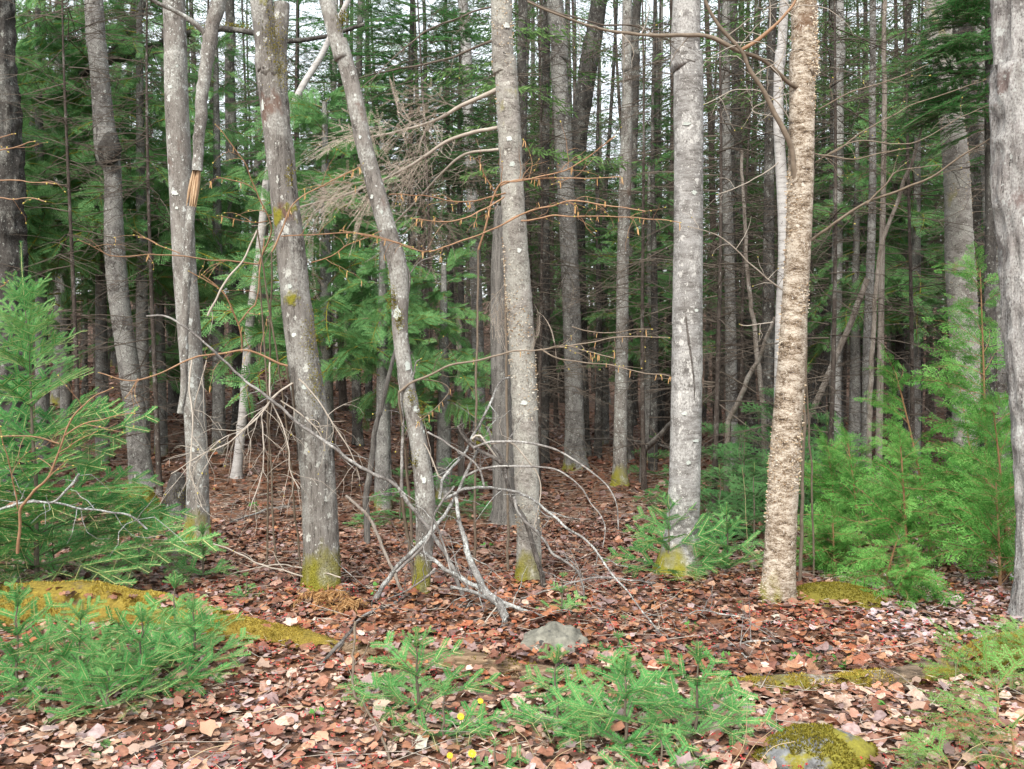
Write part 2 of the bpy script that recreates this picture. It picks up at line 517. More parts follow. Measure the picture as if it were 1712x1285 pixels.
M['blossom'] = plain('red_maple_blossom', (0.30, 0.025, 0.03), (0.45, 0.07, 0.06), 60, 0.6)

def leaf_mat(name, src):
    g = NG(name)
    if src == 'attr':
        c = g.n('ShaderNodeVertexColor', layer_name='Col').outputs[0]
    else:
        c = g.n('ShaderNodeObjectInfo').outputs['Color']
    v = g.coords((1, 1, 1))
    n = g.noise(v, 45.0 if src == 'attr' else 60.0, 5, 0.65)
    dk = g.n('ShaderNodeMix', data_type='RGBA', blend_type='MULTIPLY')
    dk.inputs[0].default_value = 1.0
    g.l(c, dk.inputs[6])
    g.l(g.ramp(n, [(0.3, (0.55, 0.48, 0.45)), (0.62, (1.12, 1.1, 1.08))]), dk.inputs[7])
    return g.done(dk.outputs[2], 0.42, n, 0.35, 0.004, 0.5)
M['litter'] = leaf_mat('leaf_litter_colours', 'attr')
M['leaf'] = leaf_mat('fallen_leaf', 'object')

def ground_mat():
    g = NG('forest_floor')
    v = g.coords((1, 1, 1))
    cell = g.vor(v, 11.0, out='Color')
    sp = g.n('ShaderNodeSeparateColor')
    g.l(cell, sp.inputs[0])
    c = g.ramp(sp.outputs[0], [(0.0, (0.055, 0.030, 0.019)), (0.35, (0.13, 0.065, 0.037)), (0.6, (0.20, 0.09, 0.048)), (0.85, (0.17, 0.12, 0.10)), (1.0, (0.27, 0.17, 0.12))])
    n = g.noise(v, 1.3, 5, 0.6)
    c = g.mix(g.rng(n, 0.5, 0.75, 0, 0.5), c, (0.05, 0.032, 0.02))
    c = g.mix(g.rng(g.noise(v, 25.0, 5, 0.7), 0.45, 0.7, 0, 0.5), c, (0.05, 0.03, 0.02))
    h = g.math('ADD', g.vor(v, 11.0), g.noise(v, 30.0, 4))
    return g.done(c, 0.8, h, 0.9, 0.04)
M['ground'] = ground_mat()

# ================================================================== GROUND
def axis(lo, hi, n0, lo_far, hi_far, g=1.22):
    a = list(np.linspace(lo, hi, n0))
    st = (hi - lo) / (n0 - 1)
    s = st
    while a[-1] < hi_far:
        s *= g
        a.append(a[-1] + s)
    s = st
    while a[0] > lo_far:
        s *= g
        a.insert(0, a[0] - s)
    return np.array(a)
gx, gy = axis(-7, 7, 190, -400, 400), axis(2.2, 14, 170, -120, 700)
X, Y = np.meshgrid(gx, gy)
Z = gz(X, Y)
mb = MB()
nx, ny = len(gx), len(gy)
ii = (np.arange(ny - 1)[:, None] * nx + np.arange(nx - 1)[None])
mb.add(np.stack([X, Y, Z], -1).reshape(-1, 3), np.stack([ii, ii + 1, ii + nx + 1, ii + nx], -1).reshape(-1, 4))
ground = part('ground', mb.mesh('ground', M['ground'], True))
ground['kind'] = 'structure'

# ------------------------------------------------------------------ leaf shapes: lobed maple and plain oval, curled
def leaf_shape(r_, maple=True, n=13):
    th = np.linspace(-math.pi, math.pi, n, endpoint=False) + math.pi / n
    if maple:
        rad = 0.62 + 0.38 * np.abs(np.cos(2.5 * th)) ** 0.8
        rad *= 1 - 0.35 * (np.abs(th) > 2.5)
    else:
        rad = 0.5 / np.sqrt((np.cos(th) * 0.52) ** 2 + (np.sin(th)) ** 2) * 0.95
        rad = np.clip(rad, 0, 1)
    rad *= r_.uniform(0.88, 1.1, n)
    x, y = rad * np.cos(th), rad * np.sin(th)
    a, b, c, ph = r_.uniform(-0.1, 0.5), r_.uniform(-0.35, 0.35), r_.uniform(0.03, 0.16), r_.uniform(0, 6)
    z = a * y * y + b * x * x + c * np.sin(3 * th + ph) * rad - 0.1 * np.abs(y) + r_.normal(0, 0.07, n)
    V = np.vstack([np.stack([x, y, z], -1), [[0.02, 0, 0.0]]])
    k = np.arange(n)
    return V, np.stack([k, (k + 1) % n, np.full(n, n)], -1)

PAL = {
    'pale': [(0.50, 0.38, 0.27), (0.40, 0.25, 0.17), (0.60, 0.49, 0.37), (0.54, 0.40, 0.28), (0.42, 0.33, 0.30), (0.30, 0.15, 0.09), (0.33, 0.27, 0.26), (0.25, 0.085, 0.04), (0.43, 0.27, 0.15), (0.15, 0.065, 0.04), (0.36, 0.15, 0.07)],
    'rust': [(0.30, 0.125, 0.05), (0.20, 0.07, 0.032), (0.36, 0.20, 0.10), (0.40, 0.28, 0.18), (0.12, 0.045, 0.026), (0.24, 0.19, 0.18), (0.33, 0.15, 0.05), (0.26, 0.085, 0.035), (0.23, 0.125, 0.075), (0.085, 0.036, 0.025), (0.17, 0.11, 0.095), (0.31, 0.10, 0.04)],
    'brown': [(0.20, 0.088, 0.042), (0.13, 0.052, 0.028), (0.25, 0.13, 0.065), (0.085, 0.036, 0.024), (0.19, 0.145, 0.13), (0.27, 0.165, 0.105), (0.16, 0.058, 0.032)],
    'lilac': [(0.43, 0.37, 0.36), (0.38, 0.31, 0.30), (0.48, 0.42, 0.40), (0.24, 0.13, 0.09), (0.34, 0.21, 0.14)],
}
def zone_pal(x, y):
    px = x / y
    q = np.stack([x, y, 0 * x], -1)
    j = 0.35 * vnoise(q * 1.2, 77)
    z = np.where(y < 5.1 + 1.3 * j - 0.25 * px, 0, np.where(y < 7.0 + 2 * j, 1, 2))
    z = np.where((px > 0.36) & (px < 0.56) & (y > 5.6) & (y < 7.3), np.where(rng.random(len(x)) < 0.7, 3, z), z)
    mixd = rng.random(len(x)) < 0.22
    return np.where(mixd, rng.integers(0, 3, len(x)), z)
PN = ['pale', 'rust', 'brown', 'lilac']
def pal_col(z):
    out = np.zeros((len(z), 3))
    for k, nme in enumerate(PN):
        i = np.where(z == k)[0]
        a = np.array(PAL[nme])
        out[i] = a[rng.integers(0, len(a), len(i))]
    mean = np.array([np.mean(PAL[nme], 0) for nme in PN])[z]
    return np.where((z == 0)[:, None], 1.10, 1.05) * np.array([1.0, 0.985, 1.10]) * (out * 0.74 + mean * 0.26) * rng.uniform(0.8, 1.2, (len(z), 1))

def rot_euler(rx, ry, rz):
    cx, sx, cy, sy, cz, sz = np.cos(rx), np.sin(rx), np.cos(ry), np.sin(ry), np.cos(rz), np.sin(rz)
    Rm = np.zeros((len(rx), 3, 3))
    Rm[:, 0, 0], Rm[:, 0, 1], Rm[:, 0, 2] = cz * cy, cz * sy * sx - sz * cx, cz * sy * cx + sz * sx
    Rm[:, 1, 0], Rm[:, 1, 1], Rm[:, 1, 2] = sz * cy, sz * sy * sx + cz * cx, sz * sy * cx - cz * sx
    Rm[:, 2, 0], Rm[:, 2, 1], Rm[:, 2, 2] = -sy, cy * sx, cy * cx
    return Rm

shapes = [leaf_shape(np.random.default_rng(40 + k), k % 4 != 3) for k in range(10)]
shapes_md = [leaf_shape(np.random.default_rng(80 + k), k % 4 != 3, 10) for k in range(10)]
shapes_lo = [leaf_shape(np.random.default_rng(60 + k), True, 6) for k in range(6)]
def scatter_pts(n, y0, y1):
    u = rng.random(n)
    a, b = 0.62, 0.7
    y = np.sqrt(y0 ** 2 + u * (y1 ** 2 - y0 ** 2))
    x = (rng.random(n) * 2 - 1) * (a * y + b)
    return x, y
mb = MB()
for n, y0, y1, s0, s1, tilt, shp in ((62000, 3.2, 9.5, 0.013, 0.032, 0.27, shapes_md), (52000, 9.5, 27, 0.020, 0.046, 0.28, shapes_lo)):
    x, y = scatter_pts(n, y0, y1)
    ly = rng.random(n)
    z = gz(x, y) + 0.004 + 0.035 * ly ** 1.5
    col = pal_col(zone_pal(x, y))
    col *= (0.80 + 0.26 * ly)[:, None] * (0.92 + 0.42 * fbm(np.stack([x * 0.9, y * 0.9, 0 * x], -1), 3, 21))[:, None]      # leaves lower in the layer are coloured darker
    Rm = rot_euler(rng.normal(0, tilt, n), rng.normal(0, tilt, n), rng.uniform(0, 6.28, n))
    s = rng.uniform(s0, s1, n) * rng.choice([1, 1.1, 1.6, 0.55, 0.8], n)
    w = rng.integers(0, len(shp), n)
    for k, (V, F) in enumerate(shp):
        i = np.where(w == k)[0]
        VV = np.einsum('nij,vj->nvi', Rm[i], V) * s[i, None, None] + np.stack([x[i], y[i], z[i]], -1)[:, None]
        FF = F[None] + (np.arange(len(i)) * len(V))[:, None, None]
        mb.add(VV.reshape(-1, 3), FF.reshape(-1, 3), 0, np.repeat(col[i], len(V), 0))
part('leaf_litter', mb.mesh('leaf_litter', M['litter']), ground, kind='stuff')

# the largest leaves, each an object
leaf_me = []
for V, F in shapes:
    m_ = MB()
    m_.add(V, F)
    # a short stalk
    sticks(m_, [[-0.45, 0, 0.0]], [[-1.25, 0.1, 0.12]], 0.02, 0.012)
    leaf_me.append(m_.mesh('leaf', M['leaf']))
n = 300
y = 3.75 + 3.3 * rng.random(n) ** 1.2
x = (rng.random(n) * 2 - 1) * 0.54 * y
zc = pal_col(zone_pal(x, y))
for k in range(n):
    o = part('leaf', leaf_me[k % 10], ground, (x[k], y[k], float(gz(x[k], y[k])) + 0.045), (rng.normal(0, 0.22), rng.normal(0, 0.22), rng.uniform(0, 6.28)), rng.uniform(0.030, 0.050))
    o.color = tuple(np.clip(zc[k] * 0.88, 0, 0.46)) + (1,)

# fine litter: bits of stick, fallen red maple blossoms
mb = MB()
x, y = scatter_pts(2600, 3.3, 14)
A = np.stack([x, y, gz(x, y) + 0.03 + 0.02 * rng.random(len(x))], -1)
an, L = rng.uniform(0, 6.28, len(x)), rng.uniform(0.03, 0.16, len(x)) * rng.choice([1, 1, 1.8], len(x))
B = A + np.stack([np.cos(an), np.sin(an), rng.normal(0, 0.12, len(x))], -1) * L[:, None]
Cc = B + np.stack([np.cos(an + 0.4), np.sin(an + 0.4), rng.normal(0, 0.15, len(x))], -1) * L[:, None] * 0.8
nx2, ny2 = scatter_pts(14000, 3.3, 11)
nb_ = np.stack([nx2, ny2, gz(nx2, ny2) + 0.035 + 0.02 * rng.random(len(nx2))], -1)
na_ = rng.uniform(0, 6.28, len(nx2))
blades(mb, nb_, np.stack([np.cos(na_), np.sin(na_), rng.normal(0, 0.25, len(nx2))], -1), rng.normal(0, 1, nb_.shape), rng.uniform(0.025, 0.07, len(nx2)), rng.uniform(0.0015, 0.004, len(nx2)), 1)
rr = rng.uniform(0.001, 0.0028, len(x))
sticks(mb, A, B, rr, rr * 0.9, 0)
sticks(mb, B, Cc, rr * 0.9, rr * 0.5, 0)
part('twig_litter', mb.mesh('twig_litter', [M['pale_twig'], M['dead_needles']]), ground, kind='stuff')
mb = MB()
n = 4200
y = 3.4 + 3.6 * rng.random(n)
x = (rng.random(n) * 2 - 1) * 0.6 * y
keep = vnoise(np.stack([x * 2.2, y * 2.2, 0 * x], -1), 5) > -0.15
x, y = x[keep], y[keep]
n = len(x)
p = np.stack([x, y, gz(x, y) + 0.04 + 0.015 * rng.random(n)], -1)
for k in range(3):
    blades(mb, p, rng.normal(0, 1, (n, 3)) * [1, 1, 0.4], rng.normal(0, 1, (n, 3)), rng.uniform(0.008, 0.017, n), 0.006, 0, 0.3)
part('fallen_blossoms', mb.mesh('fallen_blossoms', M['blossom']), ground, kind='stuff')

# ================================================================== MOSSY LOGS AND STONES
def mesh_sample(V, F, n, r_):
    T = np.concatenate([F[:, [0, 1, 2]], F[:, [0, 2, 3]]]) if F.shape[1] == 4 else F
    a, b, c = V[T[:, 0]], V[T[:, 1]], V[T[:, 2]]
    cr = np.cross(b - a, c - a)
    ar = np.linalg.norm(cr, axis=1)
    i = r_.choice(len(T), n, p=ar / ar.sum())
    u, v = r_.random(n), r_.random(n)
    f = u + v > 1
    u[f], v[f] = 1 - u[f], 1 - v[f]
    return a[i] + (b[i] - a[i]) * u[:, None] + (c[i] - a[i]) * v[:, None], unit(cr[i])

def moss_tufts(V, F, n, mat, up_min=0.15, thr=-0.1, fr=5.0, L=(0.008, 0.02), seed=0, zmax=None, fade=None):
    r_ = np.random.default_rng(seed + 500)
    p, nn = mesh_sample(V, F, n, r_)
    k = (nn[:, 2] + 0.25 * r_.normal(0, 1, n) > up_min) & (fbm(p * fr, 3, seed) > thr)
    if zmax is not None:
        k &= p[:, 2] + 0.07 * vnoise(p * 9, seed + 3) < zmax
    p, nn = p[k], nn[k]
    m_ = MB()
    for j in range(2):
        d = nn + r_.normal(0, 0.55, p.shape)
        blades(m_, p - nn * 0.003, d, r_.normal(0, 1, p.shape), r_.uniform(L[0], L[1], len(p)), r_.uniform(0.004, 0.008, len(p)))
    return m_.mesh('moss', mat) if m_.n else None

def log_mat(name, moss1, moss2, wood1, wood2, amt, grey=0.2):
    g = NG(name)
    v = g.coords((3.5, 34, 34))
    iso = g.coords((1, 1, 1))
    n1 = g.noise(v, 2.0, 8, 0.65, 0.4)
    col = g.ramp(n1, [(0.34, tuple(0.35 * c for c in wood1)), (0.5, wood1), (0.72, wood2)])
    col = g.mix(g.rng(g.noise(iso, 6, 6, 0.65, 0.0), 0.72 - grey, 0.78 - grey), col, (0.30, 0.30, 0.27))
    mm = g.rng(g.noise(iso, 4.5, 7, 0.62), 0.68 - amt, 0.76 - amt)
    col = g.mix(mm, col, g.ramp(g.noise(iso, 35, 6, 0.7), [(0.3, moss2), (0.7, moss1)]))
    h = g.math('ADD', n1, g.math('MULTIPLY', mm, g.noise(iso, 80, 3)))
    return g.done(col, 0.9, h, 0.9, 0.02)

def fallen_log(name, label, pts, dia, mat, mossmat, nmoss, seed, thr=-0.1, group=None):
    c = catmull(np.array(pts), 90)
    base = c[len(c) // 2].copy()
    m_ = MB()
    tube(m_, c - base, np.interp(np.linspace(0, 1, 90), np.linspace(0, 1, len(dia)), dia) / 2, 26, 0,
         lambda th, V: 1 + 0.42 * fbm((V + base) * [4.5, 4.5, 4.5], 4, seed) + 0.10 * vnoise(V * [5, 55, 55], seed + 1) - 0.10 * np.abs(vnoise(V * [2, 22, 22], seed + 6)))
    V, F = m_.V[0], m_.F[0]
    t = thing(name, label, 'log', base, group)
    part('bark', m_.mesh('log_body', mat, True), t)
    ms = moss_tufts(V, F, nmoss, mossmat, 0.1, thr, 4.0, seed=seed)
    if ms:
        part('moss', ms, t, kind='stuff')
    return t

lm_gold = log_mat('golden_mossy_log', (0.34, 0.26, 0.045), (0.15, 0.11, 0.02), (0.13, 0.10, 0.07), (0.27, 0.20, 0.14), 0.34, 0.16)
lm_olive = log_mat('olive_mossy_log', (0.24, 0.22, 0.03), (0.11, 0.10, 0.016), (0.14, 0.105, 0.075), (0.30, 0.225, 0.16), 0.22, 0.16)
lm_rot = log_mat('rotten_log_wood', (0.22, 0.20, 0.03), (0.12, 0.11, 0.018), (0.17, 0.115, 0.07), (0.40, 0.29, 0.19), 0.04, 0.1)

def LP(px, py, d, dz=0.0):
    p = P(px, py, d)
    return np.array([p[0], d, float(gz(p[0], d)) + dz])
fallen_log('mossy_log', 'thick golden mossy log behind the fir seedlings, ending at the dark broken stick', [LP(-260, 0, 6.0, 0.03), LP(60, 0, 5.95, 0.045), LP(250, 0, 5.8, 0.03), LP(420, 0, 5.55, 0.01), LP(600, 0, 5.3, -0.03)],
           [0.30, 0.32, 0.29, 0.22, 0.13], lm_gold, M['moss_gold'], 36000, 1, -0.16)
fallen_log('rotten_log', 'rotten brown log sunk in leaves between the two mossy logs', [LP(560, 0, 5.32, -0.02), LP(700, 0, 5.18, -0.005), LP(900, 0, 5.02, -0.025), LP(1080, 0, 4.98, -0.03), LP(1200, 0, 4.95, -0.07)],
           [0.14, 0.19, 0.16, 0.15, 0.08], lm_rot, M['moss_green'], 3500, 2, 0.12)
fallen_log('mossy_log', 'olive mossy log rising to the pale furrowed trunk behind the yew sprays', [LP(1190, 0, 4.93, -0.03), LP(1330, 0, 4.86, 0.0), LP(1480, 0, 4.92, 0.005), LP(1600, 0, 5.05, 0.03), LP(1720, 0, 5.15, 0.08), LP(1900, 0, 5.3, 0.1)],
           [0.09, 0.14, 0.12, 0.17, 0.26, 0.30], lm_olive, M['moss_gold'], 20000, 3, -0.16)

LOGTOP = []
for (pa, pb, da, db, n, hz) in ((-60, 560, 5.97, 5.36, 60, 0.20), (600, 1120, 5.25, 4.95, 150, 0.07), (1200, 1650, 4.9, 5.02, 60, 0.09)):
    for q in range(n):
        u = rng.random()
        LOGTOP.append((pa + (pb - pa) * u, da + (db - da) * u + rng.normal(0, 0.05), hz * (1 - 0.55 * u * (pa < 0))))
mb = MB()
for (px, d_, hz) in LOGTOP:
    V, F = shapes[int(rng.integers(10))]
    p = LP(px, 0, d_, hz + 0.015)
    Rm = rot_euler(np.array([rng.normal(0, 0.3)]), np.array([rng.normal(0, 0.3)]), np.array([rng.uniform(0, 6.28)]))[0]
    mb.add(V @ Rm.T * rng.uniform(0.018, 0.045) + p, F, 0, np.repeat(pal_col(np.array([int(rng.integers(0, 3))])), len(V), 0))
part('leaf_scatter', mb.mesh('leaf_scatter', M['litter']), ground, kind='stuff')

def boulder(name, label, cat, c, dims, mat, seed, mossmat=None, nmoss=0, thr=0.0, lump=0.22, rotz=0.0, group=None):
    m_ = MB()
    nu, nv = 40, 24
    u = np.linspace(0, 2 * math.pi, nu, endpoint=False)
    v = np.linspace(0.0, math.pi, nv)
    U, Vv = np.meshgrid(u, v)
    D = np.stack([np.cos(U) * np.sin(Vv), np.sin(U) * np.sin(Vv), np.cos(Vv)], -1)
    r = 1 + lump * fbm(D * 1.6 + seed, 3, seed) + 0.05 * vnoise(D * 7, seed)
    V = (D * r[..., None]) * (np.array(dims) / 2)
    ca, sa = math.cos(rotz), math.sin(rotz)
    V = np.stack([V[..., 0] * ca - V[..., 1] * sa, V[..., 0] * sa + V[..., 1] * ca, V[..., 2]], -1).reshape(-1, 3)
    i = np.arange(nv - 1)[:, None] * nu
    j = np.arange(nu)[None]
    F = np.stack([i + j, i + nu + j, i + nu + (j + 1) % nu, i + (j + 1) % nu], -1).reshape(-1, 4)
    m_.add(V, F)
    t = thing(name, label, cat, c, group)
    part('rock', m_.mesh('rock', mat, True), t)
    if mossmat:
        ms = moss_tufts(V, F, nmoss, mossmat, 0.0, thr, 3.2 / max(dims), seed=seed)
        if ms:
            part('moss', ms, t, kind='stuff')
    return t
def rock_mat(name, a, b, moss=0.0, m1=(0.24, 0.22, 0.03), spot=(0.05, 0.05, 0.048)):
    g = NG(name)
    iso = g.coords((1, 1, 1))
    n = g.noise(iso, 11, 10, 0.75)
    col = g.ramp(n, [(0.36, a), (0.62, b)])
    sp = g.rng(g.noise(iso, 17, 4, 0.5), 0.66, 0.69)
    col = g.mix(sp, col, spot)
    if moss > 0:
        mm = g.rng(g.noise(iso, 5, 7, 0.62), 0.7 - moss, 0.76 - moss)
        col = g.mix(mm, col, g.ramp(g.noise(iso, 45, 6, 0.7), [(0.3, (0.11, 0.10, 0.016)), (0.7, m1)]))
    return g.done(col, 0.85, n, 0.6, 0.012)
rk_grey = rock_mat('grey_green_stone', (0.08, 0.08, 0.068), (0.24, 0.235, 0.195))
rk_moss = rock_mat('mossy_stone', (0.06, 0.06, 0.06), (0.24, 0.25, 0.26), 0.25)
rk_green = rock_mat('moss_mound', (0.08, 0.07, 0.05), (0.16, 0.14, 0.1), 0.40, (0.17, 0.145, 0.02))
rk_dark = rock_mat('dark_wet_stone', (0.05, 0.052, 0.05), (0.12, 0.12, 0.115))
def at(px, py, dz=0.0):
    return G(px, py, dz)
boulder('stone', 'smooth grey stone with dark flecks lying below the lichened branch tangle', 'stone', at(927, 1082, -0.012), (0.38, 0.32, 0.25), rk_grey, 4, rotz=0.3, lump=0.5)
boulder('mossy_stone', 'mossy stone with a bare grey patch at the bottom edge beside yew', 'stone', at(1362, 1272, -0.01), (0.48, 0.40, 0.24), rk_moss, 5, M['moss_green'], 9000, 0.0)
boulder('moss_mound', 'rounded green brown moss hummock behind the young fir tree', 'moss mound', at(232, 885, 0.12), (0.42, 0.4, 0.62), rk_green, 6, M['moss_green'], 7000, -0.35)
boulder('moss_mound', 'low olive moss mound under cedar sprays right of the peeling birch', 'moss mound', at(1405, 1005, 0.0), (0.66, 0.45, 0.2), rk_green, 7, M['moss_green'], 7000, -0.25, rotz=-0.4)
boulder('stone', 'small dark wet stone in the leaves below the peeling birch', 'stone', at(1382, 1096, 0.015), (0.11, 0.10, 0.07), rk_dark, 8)
boulder('moss_mound', 'small flat olive moss pad on the rotten brown log', 'moss mound', at(1043, 1128, 0.05), (0.14, 0.10, 0.06), rk_green, 9, M['moss_green'], 1800, -0.5)

# ================================================================== FOLIAGE PIECES
def fir_branch(seed, L, seg, wood_r, nl, nw, step, droop, twig_m, ang=48, lift=0.25, first=0.25, upr=0.3, buds=True):
    """a flat conifer branch along +X: (twigs mesh, needles mesh)"""
    r_ = np.random.default_rng(seed)
    tw, nd = MB(), MB()
    segs = []
    def shape(p):
        q = p.copy()
        q[..., 2] += lift * q[..., 0] - droop * q[..., 0] ** 2 / max(L, 0.01)
        return q
    def grow(p, a, ln, lv, rad):
        n = max(1, int(round(ln / seg)))
        st = ln / n
        for i in range(n):
            a2 = a + r_.normal(0, 0.05)
            q = p + np.array([math.cos(a2), math.sin(a2), r_.normal(0, 0.04)]) * st
            rr = rad * (1 - i / (n + 0.5))
            segs.append((p, q, rr, rad * (1 - (i + 1) / (n + 0.5)), lv, i, n))
            p = q
            rem = ln - (i + 1) * st
            if lv < 2 and i < n - 1 + (lv == 0):
                for sgn in (-1, 1):
                    if r_.random() < 0.12 or (lv == 0 and (i + 1) * st < first * ln):
                        continue
                    l2 = (rem * 0.62 + seg * 0.75) * r_.uniform(0.8, 1.12)
                    if lv == 1:
                        l2 = min(l2, seg * 1.1) * 0.8
                    if l2 > 0.02:
                        grow(p, a + sgn * R(ang + r_.normal(0, 5)), l2, lv + 1, rad * 0.62)
    grow(np.zeros(3), 0.0, L, 0, wood_r)
    A = shape(np.array([s[0] for s in segs]))
    B = shape(np.array([s[1] for s in segs]))
    r0, r1 = np.array([max(s[2], wood_r * 0.42) for s in segs]), np.array([max(s[3], wood_r * 0.36) for s in segs])
    old = np.array([1 if (s[4] == 0 and s[5] < s[6] * 0.6) else 0 for s in segs])
    for m_ in (0, 1):
        k = old == (1 - m_)
        if k.any():
            sticks(tw, A[k], B[k], r0[k], r1[k], m_)
    if buds:
        tips = np.array([s[1] for s in segs if s[5] == s[6] - 1])
        tips = shape(tips)
        nt_ = len(tips)
        for k in range(2):
            blades(tw, tips + r_.normal(0, 0.002, tips.shape), r_.normal(0, 1, (nt_, 3)), r_.normal(0, 1, (nt_, 3)), 0.006, 0.0045, 2, 0.3)
    # needles in two ranks, a few standing up
    ln = np.linalg.norm(B - A, axis=1)
    cnt = np.maximum(2, (ln / step).astype(int))
    idx = np.repeat(np.arange(len(A)), cnt)
    t = (np.arange(len(idx)) - np.repeat(np.cumsum(cnt) - cnt, cnt) + r_.random(len(idx))) / cnt[idx]
    D = unit(B - A)[idx]
    base = A[idx] + (B - A)[idx] * t[:, None]
    side = unit(np.cross(D, [[0, 0, 1.0]]))
    upv = np.cross(side, D)
    fine = 1.0 - 0.35 * np.clip((t - 0.8) / 0.2, 0, 1) * np.array([1.0 if s[5] == s[6] - 1 else 0.0 for s in segs])[idx]
    for sgn in (-1, 1):
        a = R(62) + r_.normal(0, 0.13, len(idx))
        lft = np.clip(r_.normal(upr, 0.22, len(idx)), -0.15, 1.2)
        d = D * np.cos(a)[:, None] + side * (sgn * np.sin(a))[:, None] + upv * lft[:, None]
        blades(nd, base, d, D + 0.4 * upv, nl * r_.uniform(0.8, 1.12, len(idx)) * fine, nw, 0)
    return tw, nd

def spire_mesh(seed, L, r0, nl, nw, step):
    """an upright leader ringed with needles"""
    r_ = np.random.default_rng(seed)
    tw, nd = MB(), MB()
    pts = np.stack([0.02 * L * np.sin(np.linspace(0, 3, 6)), np.zeros(6), np.linspace(0, L, 6)], -1)
    tube(tw, pts, np.linspace(r0, r0 * 0.45, 6), 5, 1)
    n = int(L / step)
    z = np.linspace(0.03 * L, L, n)
    a = np.arange(n) * 2.399 + r_.normal(0, 0.2, n)
    d = np.stack([np.cos(a), np.sin(a), r_.normal(0.75, 0.15, n)], -1)
    b = np.stack([np.interp(z, pts[:, 2], pts[:, 0]), 0 * z, z], -1)
    blades(nd, b, d, np.cross(d, [[0, 0, 1.0]]), nl, nw)
    return tw, nd

TWM = [M['fir_wood'], M['fir_twig'], M['bud_red']]
def pair(nm, tn, nm_mat, wood_mats):
    return tn[0].mesh('branch_' + nm, wood_mats, False), tn[1].mesh('needles_' + nm, nm_mat)
FIR_S = [pair('fir', fir_branch(100 + k, 0.44 + 0.03 * (k % 3), 0.155, 0.0036, 0.031, 0.0040, 0.0033, 0.20, 0, lift=0.22, upr=0.14), M['fir'], TWM) for k in range(6)]
FIR_T = [pair('fir_tip', fir_branch(130 + k, 0.27, 0.15, 0.0034, 0.031, 0.0040, 0.0033, 0.1, 0, lift=0.1, first=0.1, upr=0.12), M['fir'], TWM) for k in range(4)]
FIR_L = [pair('fir_large', fir_branch(160 + k, 0.85 + 0.06 * (k % 2), 0.155, 0.006, 0.031, 0.0046, 0.0036, 0.24, 0, lift=0.22, first=0.15), M['fir'], TWM) for k in range(5)]
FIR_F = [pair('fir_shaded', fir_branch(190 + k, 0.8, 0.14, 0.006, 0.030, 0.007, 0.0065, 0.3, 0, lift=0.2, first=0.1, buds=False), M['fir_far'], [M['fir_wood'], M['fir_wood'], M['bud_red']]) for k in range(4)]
SPIRE = [pair('fir_leader', spire_mesh(220 + k, 0.26, 0.0035, 0.022, 0.0026, 0.0012), M['fir'], TWM) for k in range(3)]
YW = [M['cedar_wood'], M['cedar_wood'], M['bud_red']]
YEW = [pair('yew', fir_branch(240 + k, 0.50, 0.13, 0.0036, 0.032, 0.0050, 0.0062, 0.5, 0, ang=52, lift=0.25, first=0.2, upr=0.06, buds=False), M['yew'], YW) for k in range(5)]
DEADB = [pair('dead_conifer', fir_branch(260 + k, 0.75, 0.15, 0.004, 0.020, 0.0040, 0.011, 0.75, 0, ang=42, lift=0.0, first=0.05, upr=-0.5, buds=False), M['dead_needles'], [M['pale_twig'], M['pale_twig'], M['pale_twig']]) for k in range(3)]

